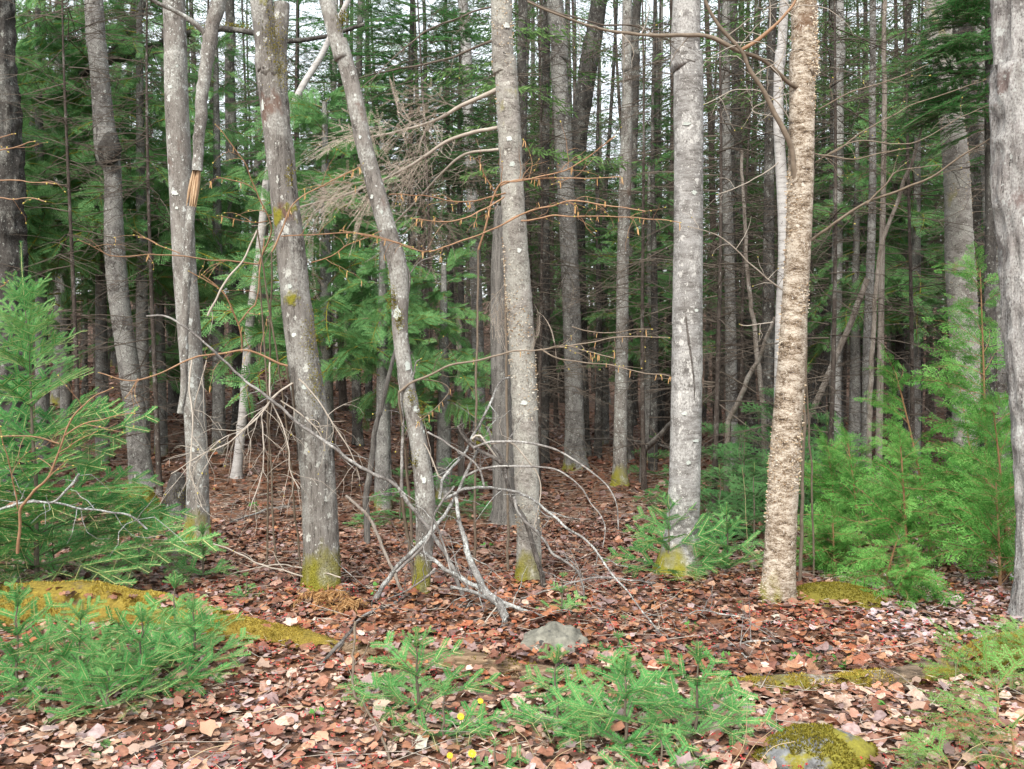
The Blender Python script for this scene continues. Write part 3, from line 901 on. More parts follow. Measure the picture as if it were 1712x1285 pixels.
def cedar_branch(seed, L, nspray, spray_len, w, wood_r, arch, m_far=False, sub=6):
    """a cedar branch along +X carrying flat fans of scale leaves on both sides"""
    r_ = np.random.default_rng(seed)
    tw, lf = MB(), MB()
    n = 14
    s = np.linspace(0, L, n)
    c = np.stack([s, 0.03 * L * np.sin(s / L * 5 + seed), arch[0] * s - arch[1] * s ** 2 / L], -1)
    tube(tw, c, np.linspace(wood_r, wood_r * 0.3, n), 5, 0)
    B0, D0, S0, L0 = [], [], [], []
    AA, BB, RR = [], [], []
    for i in range(nspray):
        f = 0.12 + 0.88 * (i + 0.5 * r_.random()) / nspray
        p = np.array([np.interp(f * L, s, c[:, j]) for j in range(3)])
        tdir = unit(np.array([np.interp(min(f + 0.05, 1) * L, s, c[:, j]) - np.interp((f - 0.05) * L, s, c[:, j]) for j in range(3)]))
        sg = 1 if i % 2 else -1
        side = np.array([0, sg, 0.0])
        a = R(r_.uniform(28, 58)) if i < nspray - 1 else 0.0
        d = unit(tdir * math.cos(a) + side * math.sin(a) + np.array([0, 0, r_.normal(-0.05, 0.15)]))
        sl = spray_len * (1.0 - 0.45 * f) * r_.uniform(0.75, 1.2)
        nrm = unit(np.cross(d, np.cross(np.array([0.7 * r_.normal(), 0.7 * r_.normal(), 0.75]), d)))
        # spray axis
        AA.append(p); BB.append(p + d * sl * 0.8); RR.append(wood_r * 0.28)
        ns = max(5, int(sl / (0.019 if not m_far else 0.02)))
        for k in range(ns):
            g = (k + 0.5) / ns
            bp = p + d * sl * g + np.array([0, 0, -0.10 * sl * g * g])
            sd = np.cross(nrm, d) * (1 if k % 2 else -1)
            d2 = unit(d * 0.72 + sd * 0.7 + np.array([0, 0, -0.06]))
            l2 = sl * 0.52 * (1 - g * 0.78) * r_.uniform(0.8, 1.1) * min(1, 0.45 + g * 2.2)
            m2 = max(2, int(l2 / (0.0135 if not m_far else 0.016)))
            B0.append(bp); D0.append(d2); S0.append(np.cross(nrm, d2)); L0.append(l2)
            for q in range(m2):
                h = (q + 0.6) / (m2 + 0.4)
                b3 = bp + d2 * l2 * h
                sd3 = np.cross(nrm, d2) * (1 if q % 2 else -1)
                d3 = unit(d2 * 0.8 + sd3 * 0.62 + r_.normal(0, 0.05, 3))
                B0.append(b3); D0.append(d3); S0.append(np.cross(nrm, d3)); L0.append(l2 * 0.46 * (1 - 0.55 * h) + w * 2)
        B0.append(p + d * sl * 0.85); D0.append(d); S0.append(np.cross(nrm, d)); L0.append(sl * 0.22)
    sticks(tw, AA, BB, np.array(RR), np.array(RR) * 0.5, 0)
    nb = len(B0)
    blades(lf, B0, D0, S0, np.array(L0), w * r_.uniform(0.8, 1.3, nb))
    return tw, lf
CED_S = [pair('cedar', cedar_branch(300 + k, 0.58, 12, 0.23, 0.0088, 0.004, (0.35, 0.40)), M['cedar'], [M['cedar_wood']]) for k in range(6)]
CED_F = [pair('cedar_tall', cedar_branch(320 + k, 1.25, 17, 0.42, 0.011, 0.012, (0.15, 0.55), True), M['cedar_far'], [M['spruce_grey']]) for k in range(5)]

def set_branch(parent, pr, loc, az, pitch, roll=0.0, scale=1.0, leafname='needles'):
    """branch object (wood) with its needles as a sub-part"""
    b = part('branch', pr[0], parent, loc)
    q = Euler((roll, -pitch, az), 'XYZ')
    b.rotation_euler = q
    b.scale = (scale,) * 3
    part(leafname, pr[1], b, kind='stuff')
    return b

def small_fir(label, base, H, n_whorl, spread, seed, meshes=None, tips=None, group=None, cat='fir seedling', name='fir_seedling', leader=True, lean=(0, 0), first_z=0.14, up0=0.22, up1=0.85, per=(4, 5), skip=None):
    r_ = np.random.default_rng(seed)
    meshes, tips = meshes or FIR_S, tips or FIR_T
    t = thing(name, label, cat, base, group)
    m_ = MB()
    zz = np.linspace(-0.05, H, 8)
    cur = np.stack([lean[0] * (zz / H) ** 2 * H, lean[1] * (zz / H) ** 2 * H, zz], -1) + r_.normal(0, 0.004, (8, 3))
    tube(m_, cur, np.linspace(0.006 + H * 0.008, 0.003, 8), 6)
    part('stem', m_.mesh('stem', M['fir_wood'], True), t)
    for w in range(n_whorl):
        f = first_z + (1 - first_z) * (w / max(1, n_whorl - 1)) * 0.98 if n_whorl > 1 else 0.9
        z = f * H
        p = [np.interp(z, zz, cur[:, j]) for j in range(3)]
        nb = int(r_.integers(per[0], per[1] + 1))
        a0 = r_.uniform(0, 6.28)
        for k in range(nb):
            az = a0 + 6.283 * k / nb + r_.normal(0, 0.2)
            if skip and skip(az):
                continue
            want = spread * (1 - 0.78 * f) * r_.uniform(0.8, 1.15)
            pr = meshes[int(r_.integers(len(meshes)))] if want > 0.3 or tips is meshes else tips[int(r_.integers(len(tips)))]
            Lm = pr[0].vertices
            base_len = pr[0].get('len') or 0.0
            if not base_len:
                co = np.zeros(len(Lm) * 3)
                Lm.foreach_get('co', co)
                base_len = float(co.reshape(-1, 3)[:, 0].max())
                pr[0]['len'] = base_len
            sc = want / base_len
            set_branch(t, pr, p, az, up0 + (up1 - up0) * f ** 1.5 + r_.normal(0, 0.12), r_.normal(0, 0.2) + 0.45 * math.cos(az), sc)
    if leader:
        pr = SPIRE[seed % 3]
        b = part('leader', pr[0], t, cur[-1], (r_.normal(0, 0.08), r_.normal(0, 0.08), r_.uniform(0, 6)))
        s_ = (0.05 + 0.1 * H) / 0.26 * (1.7 if H > 1.2 else 1)
        b.scale = (1.0, 1.0, s_) if s_ < 1.6 else (1.2, 1.2, s_)
        part('needles', pr[1], b, kind='stuff')
    return t

def cedar_bush(label, base, H, n, spread, seed, lean=(0, 0), lo=0.05, group=None, meshes=None, name='cedar_sapling', cat='cedar sapling', sc=(0.8, 1.25), updir=0.5, az_bias=None, trunk_r=0.014, top=True, mat=None):
    r_ = np.random.default_rng(seed)
    meshes = meshes or CED_S
    t = thing(name, label, cat, base, group)
    m_ = MB()
    zz = np.linspace(-0.06, H, 12)
    f_ = np.clip(zz / H, 0, 1)
    cur = np.stack([lean[0] * f_ ** 1.4 * H, lean[1] * f_ ** 1.4 * H, zz], -1)
    tube(m_, cur, np.linspace(trunk_r, trunk_r * 0.3, 12), 6)
    part('stem', m_.mesh('stem', mat or M['cedar_wood'], True), t)
    for k in range(n):
        f = lo + (1 - lo) * (k + r_.random()) / n
        p = [np.interp(f * H, zz, cur[:, j]) for j in range(3)]
        az = k * 2.399 + r_.normal(0, 0.4)
        if az_bias is not None and r_.random() < 0.6:
            az = az_bias + r_.normal(0, 0.8)
        s_ = spread * (1 - 0.62 * f) * r_.uniform(*sc)
        set_branch(t, meshes[int(r_.integers(len(meshes)))], p, az, updir + r_.normal(0, 0.25), r_.normal(0, 0.5) + 0.6 * math.cos(az), s_, 'foliage')
    if top:
        set_branch(t, meshes[seed % len(meshes)], cur[-1] * [1, 1, 0.96], math.atan2(lean[1], lean[0]) if lean != (0, 0) else 0, 1.2, 0.3, spread * 0.45, 'foliage')
    return t

# ================================================================== TREES
def trunk(pts, d, ext, seed, style='smooth', k=30, flare=1.5, step=0.03, zig=0.0):
    """trunk traced through (px, py, width in px) at distance d, taken down into the ground and up out of view"""
    c = np.array([P(a, b, d) for a, b, w in pts])
    r = np.array([w / 2 / FPX * d for a, b, w in pts])
    g = float(gz(c[-1][0], c[-1][1]))
    if c[-1][2] > g + 0.02:
        dirn = (c[-1] - c[-2]) / max(1e-6, abs(c[-1][2] - c[-2][2]))
        h = c[-1][2] - g
        c = np.vstack([c, c[-1] + np.array([dirn[0] * h * 0.6, 0, -h])])
        r = np.append(r, r[-1] * 1.06)
    base = np.array([c[-1][0], d, float(gz(c[-1][0], d))])
    if ext > 0:
        up = unit(c[0] - c[min(2, len(c) - 1)])
        top = c[0] + up * ext + np.array([0.05 * ext * math.sin(seed), 0.04 * ext * math.cos(seed), 0])
        c = np.vstack([top, c])
        r = np.concatenate([[max(0.02, r[0] * (1 - 0.075 * ext))], r])
    c = np.vstack([c, c[-1] + np.array([0, 0, -0.15])])
    r = np.append(r, r[-1])
    L = np.linalg.norm(np.diff(c, axis=0), axis=1).sum()
    n = int(max(10, min(L / step, 420)))
    cr = catmull(np.column_stack([c, r * 1.0]), n)[::-1]
    cc, rr = cr[:, :3] - base, np.maximum(cr[:, 3], 0.008)
    hz = cc[:, 2]
    rr = rr * (1 + (flare - 1) * np.exp(-np.clip(hz + 0.03, 0, 9) / (rr[3] * 1.2)))
    rm = rr[len(rr) // 3]
    def disp(th, V):
        ct = np.stack([np.broadcast_to(np.cos(th) * 1.0, V.shape[:2]), np.broadcast_to(np.sin(th), V.shape[:2]), V[..., 2]], -1)
        low = 0.07 * fbm(ct * [1.3, 1.3, 1.1] + seed, 2, seed)
        if style == 'furrow':
            n_ = vnoise(ct * [6.0, 6.0, 5.0] + seed, seed)
            f = 0.15 * (1 - np.abs(n_) * 2.4) + 0.03 * vnoise(ct * [14, 14, 22], seed + 3)
        elif style == 'scaly':
            f = 0.050 * vnoise(ct * [7, 7, 38], seed) + 0.035 * vnoise(ct * [11, 11, 75], seed + 2)
        elif style == 'peel':
            f = 0.012 * vnoise(ct * [6, 6, 30], seed) + 0.015 * vnoise(ct * [7, 7, 14], seed + 2)
        elif style == 'old':
            n_ = vnoise(ct * [6.5, 6.5, 4.0] + seed, seed)
            f = 0.055 * (1 - np.abs(n_) * 2.2) + 0.02 * vnoise(ct * [14, 14, 20], seed + 3)
        else:
            f = 0.018 * vnoise(ct * [3, 3, 14], seed) + 0.014 * vnoise(ct * [8, 8, 30], seed + 1)
        root = 0.22 * np.exp(-np.clip(V[..., 2], 0, 9) / 0.12) * vnoise(ct * [1.8, 1.8, 0.0] + seed, seed + 8)
        return 1 + low + f + root
    mb = MB()
    tube(mb, cc, rr, k, 0, disp)
    return base, mb, cc, rr

TR = {}
def tree(key, name, label, pts, d, mat, seed, style='smooth', ext=5.0, k=30, flare=1.5, cat='tree', moss=None, curls=0, group=None, step=0.03):
    base, mb, cc, rr = trunk(pts, d, ext, seed, style, k, flare, step)
    t = thing(name, label, cat, base, group)
    V, F = mb.V[0], mb.F[0]
    part('trunk', mb.mesh('trunk', M[mat], True), t)
    if moss:
        ms = moss_tufts(V, F, moss[1], M[moss[2]], -0.9, -0.75, 6.0, (0.006, 0.014), seed, zmax=moss[0])
        if ms:
            part('moss', ms, t, kind='stuff')
    if curls:
        r_ = np.random.default_rng(seed + 40)
        p, nn = mesh_sample(V, F, curls, r_)
        kk = (p[:, 2] < 6.2) & (fbm(p * [5, 5, 2.2], 3, seed + 1) > 0.10 + 0.25 * r_.random(len(p)))
        p, nn = p[kk], nn[kk]
        tang = unit(np.cross(nn, [[0, 0, 1.0]])) * r_.choice([-1, 1], (len(p), 1))
        m_ = MB()
        d1 = unit(nn * 0.75 + tang * r_.uniform(0.3, 1.0, (len(p), 1)) + [0, 0, 0.0])
        l = r_.uniform(0.004, 0.011, len(p)) * r_.choice([1, 1, 1.8], len(p))
        w = r_.uniform(0.003, 0.009, len(p))
        up = np.array([[0, 0, 1.0]])
        e1 = p + d1 * l[:, None]
        e2 = e1 + (d1 * 0.2 + nn * 0.2 - tang * 0.9) * l[:, None] * 0.7
        hw = up * w[:, None] * 0.5
        VV = np.stack([p - hw, p + hw, e1 + hw * 0.85, e1 - hw * 0.9, e2 + hw * 0.5, e2 - hw * 0.6], 1)
        FF = (np.arange(len(p))[:, None, None] * 6 + np.array([[0, 1, 2, 3], [3, 2, 4, 5]])[None]).reshape(-1, 4)
        m_.add(VV.reshape(-1, 3), FF)
        part('bark_curls', m_.mesh('bark_curls', CURL), t, kind='stuff')
    TR[key] = (t, base, cc, rr, d)
    return t

def curl_mat():
    g = NG('papery_bark_curl')
    return g.done(g.ramp(island(g), [(0.0, (0.20, 0.12, 0.06)), (0.4, (0.42, 0.31, 0.19)), (0.75, (0.62, 0.54, 0.42)), (1.0, (0.70, 0.66, 0.58))]), 0.7)
CURL = curl_mat()
def B(px, py):
    return hit(px, py)

# near and middle trees, each traced
tree('t6', 'maple_tree', 'stout furrowed grey forked trunk with a broad moss band at its foot', [(437, 0, 36), (447, 100, 40), (462, 210, 44), (472, 300, 44), (484, 400, 46), (495, 500, 48), (507, 600, 50), (521, 700, 54), (532, 800, 56), (537, 900, 56), (539, 985, 58)], B(539, 985), 'maple_old', 6, 'old', moss=(0.24, 7000, 'moss_green'), flare=1.25)
tree('t3', 'maple_tree', 'straight pale grey trunk freckled with white lichen beside the broken hanging stem', [(290, 0, 36), (293, 100, 37), (297, 200, 38), (303, 320, 38), (308, 430, 38), (316, 550, 38), (324, 660, 36), (330, 780, 36), (331, 905, 38)], B(331, 905), 'maple', 3, moss=(0.2, 3000, 'moss_green'))
tree('t7', 'maple_tree', 'slender crooked trunk leaning left with white and mossy patches, foot behind the branch tangle', [(541, -20, 25), (568, 70, 26), (590, 150, 27), (606, 230, 27), (624, 300, 28), (648, 385, 30), (664, 440, 31), (669, 490, 30), (669, 550, 27), (679, 630, 26), (690, 690, 27), (703, 760, 30), (711, 840, 34), (709, 920, 30), (704, 990, 28)], B(704, 992), 'maple', 7, moss=(0.30, 3500, 'moss_green'), flare=1.15)
tree('t8', 'birch_tree', 'upright scaly pale trunk with dead brown bough, between the tangle and the snag', [(838, 0, 34), (845, 100, 36), (851, 200, 38), (856, 300, 38), (862, 400, 40), (868, 500, 42), (873, 600, 42), (878, 700, 44), (881, 800, 42), (884, 900, 40), (884, 975, 42)], B(884, 975), 'scaly', 8, 'scaly', moss=(0.18, 5000, 'moss_green'), curls=9000, flare=1.15, step=0.016, k=36)
tree('t14', 'beech_tree', 'thickest smooth grey banded trunk with mossy flared foot behind a small fir', [(1149, -10, 46), (1151, 100, 47), (1151, 250, 48), (1150, 400, 49), (1149, 550, 50), (1147, 700, 51), (1144, 820, 52), (1140, 900, 56), (1136, 963, 66)], B(1136, 965), 'beech', 14, moss=(0.24, 8000, 'moss_green'), flare=1.5)
tree('t17', 'birch_tree', 'golden peeling birch trunk with papery curls in front of the white birch', [(1343, -10, 40), (1341, 100, 41), (1340, 200, 41), (1338, 300, 42), (1334, 420, 42), (1328, 520, 44), (1322, 620, 46), (1315, 720, 48), (1309, 820, 49), (1304, 920, 51), (1300, 1002, 54)], B(1300, 1003), 'yellow_birch', 17, 'peel', curls=15000, flare=1.15, step=0.016, k=36)
tree('t23', 'maple_tree', 'big pale deeply furrowed trunk cut off by the right edge', [(1712, 0, 86), (1708, 120, 88), (1712, 220, 90), (1714, 330, 90), (1722, 450, 84), (1729, 560, 82), (1737, 700, 76), (1742, 820, 74), (1746, 1030, 78)], 6.0, 'furrowed', 23, 'furrow', flare=1.45, k=44, step=0.02)
tree('t21', 'birch_tree', 'leaning pale ragged birch trunk above the cedar saplings on the right', [(1566, -20, 38), (1577, 90, 37), (1588, 180, 38), (1597, 260, 40), (1602, 350, 42), (1606, 450, 46), (1611, 550, 46), (1615, 650, 45), (1617, 740, 44)], 10.5, 'scaly', 21, 'scaly', curls=7000, step=0.02)
tree('t2', 'dark_maple_tree', 'dark grey trunk swollen by a knobbly burl, in front of hanging cedar foliage', [(157, -10, 30), (163, 80, 30), (169, 150, 31), (174, 210, 35), (179, 245, 41), (182, 266, 38), (188, 290, 28), (190, 380, 31), (194, 450, 34), (203, 530, 34), (215, 610, 34), (227, 700, 34)], 11.5, 'spruce_grey', 2, 'scaly')
tree('t1', 'conifer_tree', 'broad dim trunk at the left edge behind the young fir leader', [(-4, 0, 50), (2, 200, 58), (8, 400, 64), (10, 520, 66), (6, 690, 70)], 11.0, 'spruce', 1, 'furrow', k=36)
tree('t11', 'birch_tree', 'grey trunk with thick yellow moss sock at foot, left of twin slim grey stems', [(926, -10, 27), (933, 100, 27), (940, 200, 28), (946, 320, 29), (952, 430, 30), (957, 560, 30), (960, 680, 32), (961, 783, 34)], B(961, 785), 'spruce_grey', 11, 'scaly', moss=(0.38, 4500, 'moss_green'), k=24, ext=8)
tree('t12', 'dark_maple_tree', 'dark forked upper trunk leaning right behind the moss socked grey trunk', [(1003, -10, 27), (990, 70, 30), (978, 150, 30), (969, 230, 26), (966, 330, 24), (968, 480, 24), (972, 690, 26)], 16.5, 'spruce', 12, 'scaly', k=20, ext=7)
tree('t13', 'maple_tree', 'slim grey trunk with green moss strip at its foot, left of the thickest trunk', [(1049, -10, 16), (1049, 120, 17), (1047, 230, 19), (1044, 340, 20), (1041, 450, 20), (1040, 560, 21), (1038, 680, 22), (1036, 810, 24)], B(1036, 812), 'maple', 13, moss=(0.4, 3000, 'moss_green'), k=22, ext=8)
tree('t13b', 'conifer_tree', 'dark reddish trunk rising directly behind the slim grey one with green strip', [(1066, -10, 15), (1062, 100, 16), (1058, 240, 16), (1052, 400, 16), (1050, 560, 17), (1050, 700, 17)], 15.5, 'spruce', 33, 'scaly', k=18, ext=8)
tree('t10', 'birch_tree', 'thin pale grey trunk behind the dead brown foliage bough', [(773, -10, 17), (780, 130, 17), (786, 260, 18), (792, 380, 19), (797, 500, 19), (800, 620, 20), (802, 740, 21)], B(802, 742), 'beech', 10, k=20, ext=9)
tree('t9', 'dead_snag', 'broken grey brown snag with stripped bark just left of the scaly trunk', [(834, 345, 14), (836, 385, 24), (836, 450, 29), (836, 540, 31), (838, 650, 32), (842, 790, 36)], 9.6, 'snag', 9, 'old', ext=0, cat='dead tree', k=26)
tree('t16', 'white_birch_tree', 'clean white birch stem half hidden by the golden peeling birch', [(1312, -10, 15), (1304, 90, 16), (1301, 180, 17), (1304, 260, 18), (1309, 340, 19), (1311, 430, 20), (1306, 540, 20), (1304, 700, 21)], 10.0, 'white_birch', 16, k=22, ext=7)
tree('t18', 'maple_tree', 'straight grey lichen trunk right of the golden peeling birch', [(1402, -10, 16), (1402, 120, 16), (1402, 260, 17), (1400, 400, 17), (1398, 540, 18), (1396, 720, 20)], 14.5, 'beech', 18, k=20, ext=8)
tree('t19', 'maple_tree', 'thin dark mottled trunk with mossy foot, beside the bare tan pole', [(1459, -10, 10), (1458, 150, 11), (1459, 300, 12), (1455, 450, 14), (1450, 580, 14), (1447, 740, 15)], 13.0, 'spruce_grey', 19, 'scaly', moss=(0.5, 1500, 'moss_green'), k=16, ext=8)
tree('t20', 'bare_pole_tree', 'bare straight tan pole standing between mottled trunk and cedar sapling', [(1480, -10, 7), (1479, 150, 8), (1477, 300, 9), (1474, 450, 10), (1472, 600, 11), (1469, 780, 12)], 11.0, 'dead_tan', 20, k=12, ext=4)
tree('t24', 'conifer_tree', 'dark straight conifer trunk seen between the white freckled trunk and the stout one', [(383, -10, 15), (384, 100, 16), (386, 220, 18), (390, 330, 20), (396, 450, 20), (400, 640, 22)], 15.5, 'spruce', 24, 'scaly', k=18, ext=7)
tree('t22', 'conifer_tree', 'dim grey trunk directly behind the leaning ragged birch', [(1604, -10, 34), (1610, 120, 34), (1619, 260, 34), (1622, 420, 34), (1626, 700, 36)], 13.5, 'spruce', 22, 'scaly', k=22, ext=7)
tree('t25', 'conifer_tree', 'black thin trunk touching the left side of the thickest smooth trunk', [(1124, -10, 9), (1126, 200, 11), (1122, 450, 13), (1118, 720, 15)], 17.0, 'spruce_red', 25, 'scaly', k=14, ext=8)
tree('t26', 'conifer_tree', 'dark conifer trunk right behind the scaly pale one at top', [(876, -10, 14), (874, 150, 15), (872, 350, 16), (874, 700, 18)], 14.0, 'spruce', 26, 'scaly', k=14, ext=8)
tree('t5', 'white_birch_tree', 'slim pale birch leaning right, passing behind the stout furrowed trunk', [(560, 45, 9), (536, 95, 10), (508, 140, 11), (486, 185, 12), (462, 240, 12), (446, 300, 13), (438, 380, 13), (430, 450, 14), (420, 520, 14), (413, 600, 15), (405, 700, 15), (395, 795, 17)], B(394, 800), 'white_birch', 5, k=16, ext=0.8, step=0.03)
tree('t27', 'conifer_tree', 'shaded conifer trunk standing in the gap above the brown leaf slope', [(592, 470, 14), (594, 560, 15), (597, 690, 17)], 15.0, 'spruce', 27, 'scaly', k=14, ext=8)

# --- the burl knob, limbs and the broken stem
def curve_px(pts, d0, d1=None, n=None, jit=0.0, seed=0):
    """a curve through photograph pixels lying between distances d0 and d1"""
    d1 = d0 if d1 is None else d1
    a = np.array(pts, float)[:, :2]
    s = np.concatenate([[0], np.cumsum(np.linalg.norm(np.diff(a, axis=0), axis=1))])
    s = s / s[-1]
    c = np.array([P(p[0], p[1], d0 + (d1 - d0) * t) for p, t in zip(a, s)])
    L = np.linalg.norm(np.diff(c, axis=0), axis=1).sum()
    n = n or int(np.clip(L / 0.025, 6, 140))
    c = catmull(c, n)
    if jit:
        c = c + jit * np.stack([fbm(c * 5 + k * 9.1, 2, seed + k) for k in range(3)], -1)
    return c

def limb(parent, base, name, pts, d0, d1, w0, w1, mat, seed=0, k=8, jit=0.012, rough=0.12):
    c = curve_px(pts, d0, d1, jit=jit, seed=seed)
    dm = np.linspace(d0, d1, len(c))
    r = np.linspace(w0, w1, len(c)) / 2 / FPX * dm
    m_ = MB()
    tube(m_, c - base, r, k, 0, lambda th, V: 1 + rough * vnoise(V * 38, seed) + rough * vnoise(V * 11, seed + 1))
    o = part(name, m_.mesh(name, mat, True), parent)
    return o, c, r

t, b, cc, rr, d = TR['t2']
m_ = MB()
bp = P(180, 252, d - 0.09) - b
for k in range(4):
    q = bp + np.random.default_rng(k).normal(0, 0.035, 3)
    zz = np.linspace(-0.13, 0.13, 10)
    tube(m_, np.stack([q[0] + 0 * zz, q[1] + 0 * zz, q[2] + zz * (0.8 + 0.2 * k)], -1), 0.11 * np.sqrt(np.clip(1 - (zz / 0.135) ** 2, 0.02, 1)), 16, 0, lambda th, V: 1 + 0.25 * fbm(V * 14, 3, 5))
part('burl', m_.mesh('burl', M['spruce'], True), t)
t, b, cc, rr, d = TR['t6']
limb(t, b, 'fork_stem', [(470, 5), (467, 60), (466, 130), (470, 200), (478, 290), (484, 360)], d + 0.02, d + 0.02, 26, 34, M['maple_old'], 61, 14)
ms_ = MB()
r_ = np.random.default_rng(3)
for (px, py, s_, n_) in ((458, 60, 26, 500), (470, 120, 14, 240), (484, 292, 10, 160), (520, 560, 24, 300), (528, 640, 20, 260)):
    q = np.array([P(px + r_.normal(0, s_ * 0.35), py + r_.normal(0, s_ * 1.0), d - 0.115) for _ in range(n_)]) - b
    blades(ms_, q, r_.normal(0, 1, q.shape) + [0, -0.8, 0], r_.normal(0, 1, q.shape), 0.014, 0.006)
part('moss_patch', ms_.mesh('moss_patch', M['moss_green']), t, kind='stuff')
t, b, cc, rr, d = TR['t7']
ms_ = MB()
for (px, py, s_, n_) in ((572, 30, 9, 200), (655, 500, 10, 260), (668, 535, 8, 160), (688, 665, 8, 120), (705, 690, 7, 120), (692, 770, 7, 90)):
    q = np.array([P(px + r_.normal(0, s_ * 0.5), py + r_.normal(0, s_), d - 0.06) for _ in range(n_)]) - b
    blades(ms_, q, r_.normal(0, 1, q.shape) + [0, -0.8, 0], r_.normal(0, 1, q.shape), 0.014, 0.006)
part('moss_patch', ms_.mesh('moss_patch', M['moss_green']), t, kind='stuff')
# pale bare-wood strip and dark scar of the thickest trunk
t, b, cc, rr, d = TR['t14']
m_ = MB()
q = catmull(np.array([P(1140, 500, d), P(1146, 560, d), P(1154, 620, d), P(1158, 672, d)]), 24)
ang = np.linspace(0, 1, 24)
rad_at = 49 / 2 / FPX * d
q[:, 1] = d - np.sqrt(np.maximum(0.0004, (rad_at * 1.02) ** 2 - (q[:, 0] - P(1149, 580, d)[0]) ** 2)) + 0.004
tube(m_, q - b, 0.011 * np.sin(np.pi * np.clip(ang, 0.06, 0.94)) ** 0.6, 6, 0, lambda th, V: 1 + 0.4 * vnoise(V * 60, 4))
part('bark_scar', m_.mesh('bark_scar', M['dark_stick'], True), t)

LICH = plain('pale_crust_lichen', (0.34, 0.38, 0.355), (0.60, 0.64, 0.61), 160, 0.9)
def lichen_patch(key, spots, seed=0):
    t, b, cc, rr, d = TR[key]
    r_ = np.random.default_rng(seed + 900)
    for (px, py, w_, h_) in spots:
        n = 14
        a = np.linspace(0, 6.283, n, endpoint=False)
        o = r_.uniform(0.6, 1.15, n)
        pts = []
        for q in range(n + 1):
            u, v = (px, py) if q == n else (px + math.cos(a[q]) * o[q] * w_ / 2, py + math.sin(a[q]) * o[q] * h_ / 2)
            p = P(u, v, d) - b
            i = int(np.argmin(np.abs(cc[:, 2] - p[2])))
            dx = np.clip(p[0] - cc[i][0], -0.97 * rr[i], 0.97 * rr[i])
            pts.append([cc[i][0] + dx, cc[i][1] - math.sqrt(rr[i] ** 2 - dx ** 2) * 1.045 - 0.0015, p[2]])
        m_ = MB()
        k = np.arange(n)
        m_.add(np.array(pts), np.stack([(k + 1) % n, k, np.full(n, n)], -1))
        part('lichen_patch', m_.mesh('lichen_patch', LICH), t)
lichen_patch('t7', [(665, 524, 15, 26), (683, 611, 10, 18), (623, 330, 7, 8), (712, 720, 10, 15), (698, 682, 11, 10), (604, 232, 5, 7), (640, 356, 5, 9), (672, 548, 8, 9), (710, 800, 8, 12)], 1)
lichen_patch('t3', [(298, 325, 15, 9), (285, 280, 6, 12), (302, 350, 6, 5), (291, 150, 9, 7), (284, 205, 6, 9), (302, 115, 5, 5), (314, 580, 6, 9), (320, 640, 7, 6)], 2)
lichen_patch('t6', [(436, 62, 9, 8), (444, 180, 7, 20), (440, 240, 6, 12), (466, 340, 6, 8), (490, 480, 8, 10), (497, 560, 9, 8), (515, 645, 10, 9)], 3)
lichen_patch('t23', [(1692, 372, 16, 44), (1698, 480, 14, 40), (1684, 250, 7, 16), (1704, 420, 9, 12), (1688, 60, 7, 16)], 4)
lichen_patch('t8', [(846, 48, 12, 10), (852, 236, 12, 9), (856, 278, 10, 10), (876, 672, 14, 9), (868, 420, 8, 8)], 5)
lichen_patch('t14', [(1156, 326, 9, 9), (1144, 212, 14, 6), (1160, 520, 8, 6), (1140, 690, 10, 7), (1160, 735, 12, 6), (1146, 770, 9, 8)], 6)
# dark rotting stump beside the freckled trunk
tree('t28', 'tree_stump', 'dark rotting stump just left of the freckled trunk foot', [(299, 790, 14), (296, 806, 26), (290, 862, 40)], B(290, 865), 'spruce', 28, 'old', ext=0, cat='stump', moss=(0.3, 1500, 'moss_green'), k=22)

# broken stem hanging against the freckled trunk
d3 = TR['t3'][4] - 0.35
base = P(332, 285, d3)
t = thing('broken_stem', 'snapped slender pale stem with splintered orange break, hanging against the freckled trunk', 'broken tree', base)
limb(t, base, 'upper_stem', [(374, -30), (362, 20), (350, 75), (340, 140), (335, 200), (332, 255), (331, 284)], d3, d3, 26, 17, M['maple_dry'], 71, 12)
limb(t, base, 'side_branch', [(346, 62), (330, 42), (300, 22), (262, 5), (235, -12)], d3, d3 - 0.3, 10, 6, M['maple_dry'], 72, 8)
limb(t, base, 'lower_stem', [(321, 345), (316, 400), (312, 470), (309, 540), (308, 610), (306, 660), (302, 690)], d3, d3 + 0.05, 15, 11, M['maple_dry'], 73, 12)
m_ = MB()
r_ = np.random.default_rng(9)
for k in range(9):
    o_ = r_.normal(0, 4.6)
    c = curve_px([(331 + o_ * 0.8, 266 + r_.uniform(0, 18)), (326 + o_, 312), (320 + o_, 345 + r_.uniform(-4, 14))], d3 + r_.normal(0, 0.012), None, 7)
    tube(m_, c - base, np.array([0.002, 0.009, 0.013, 0.014, 0.012, 0.008, 0.002]), 4, 0)
part('splintered_break', m_.mesh('splintered_break', M['fresh_wood']), t)

# mossy limb of a leaning cedar crossing behind the trunks at the top left
base = np.array([P(30, 600, 13.4)[0], 13.4, float(gz(P(30, 600, 13.4)[0], 13.4))])
t = thing('leaning_cedar', 'dark leaning cedar limb topped with moss, crossing behind the freckled trunk', 'tree', base)
limb(t, base, 'limb', [(60, 200), (110, 142), (170, 108), (240, 84), (308, 58), (365, 48), (420, 54), (478, 68), (540, 61), (610, 40)], 13.4, 12.0, 17, 6, M['spruce'], 81, 12)
limb(t, base, 'limb', [(172, 110), (200, 72), (226, 40), (240, 0), (244, -60)], 13.2, 13.4, 15, 9, M['spruce'], 82, 10)
limb(t, base, 'trunk', [(60, 200), (34, 290), (28, 470), (30, 600), (30, 700)], 13.4, 13.4, 18, 26, M['spruce'], 83, 12)
ms_ = MB()
c = curve_px([(290, 63), (365, 48), (420, 54)], 12.8, 12.6, 60)
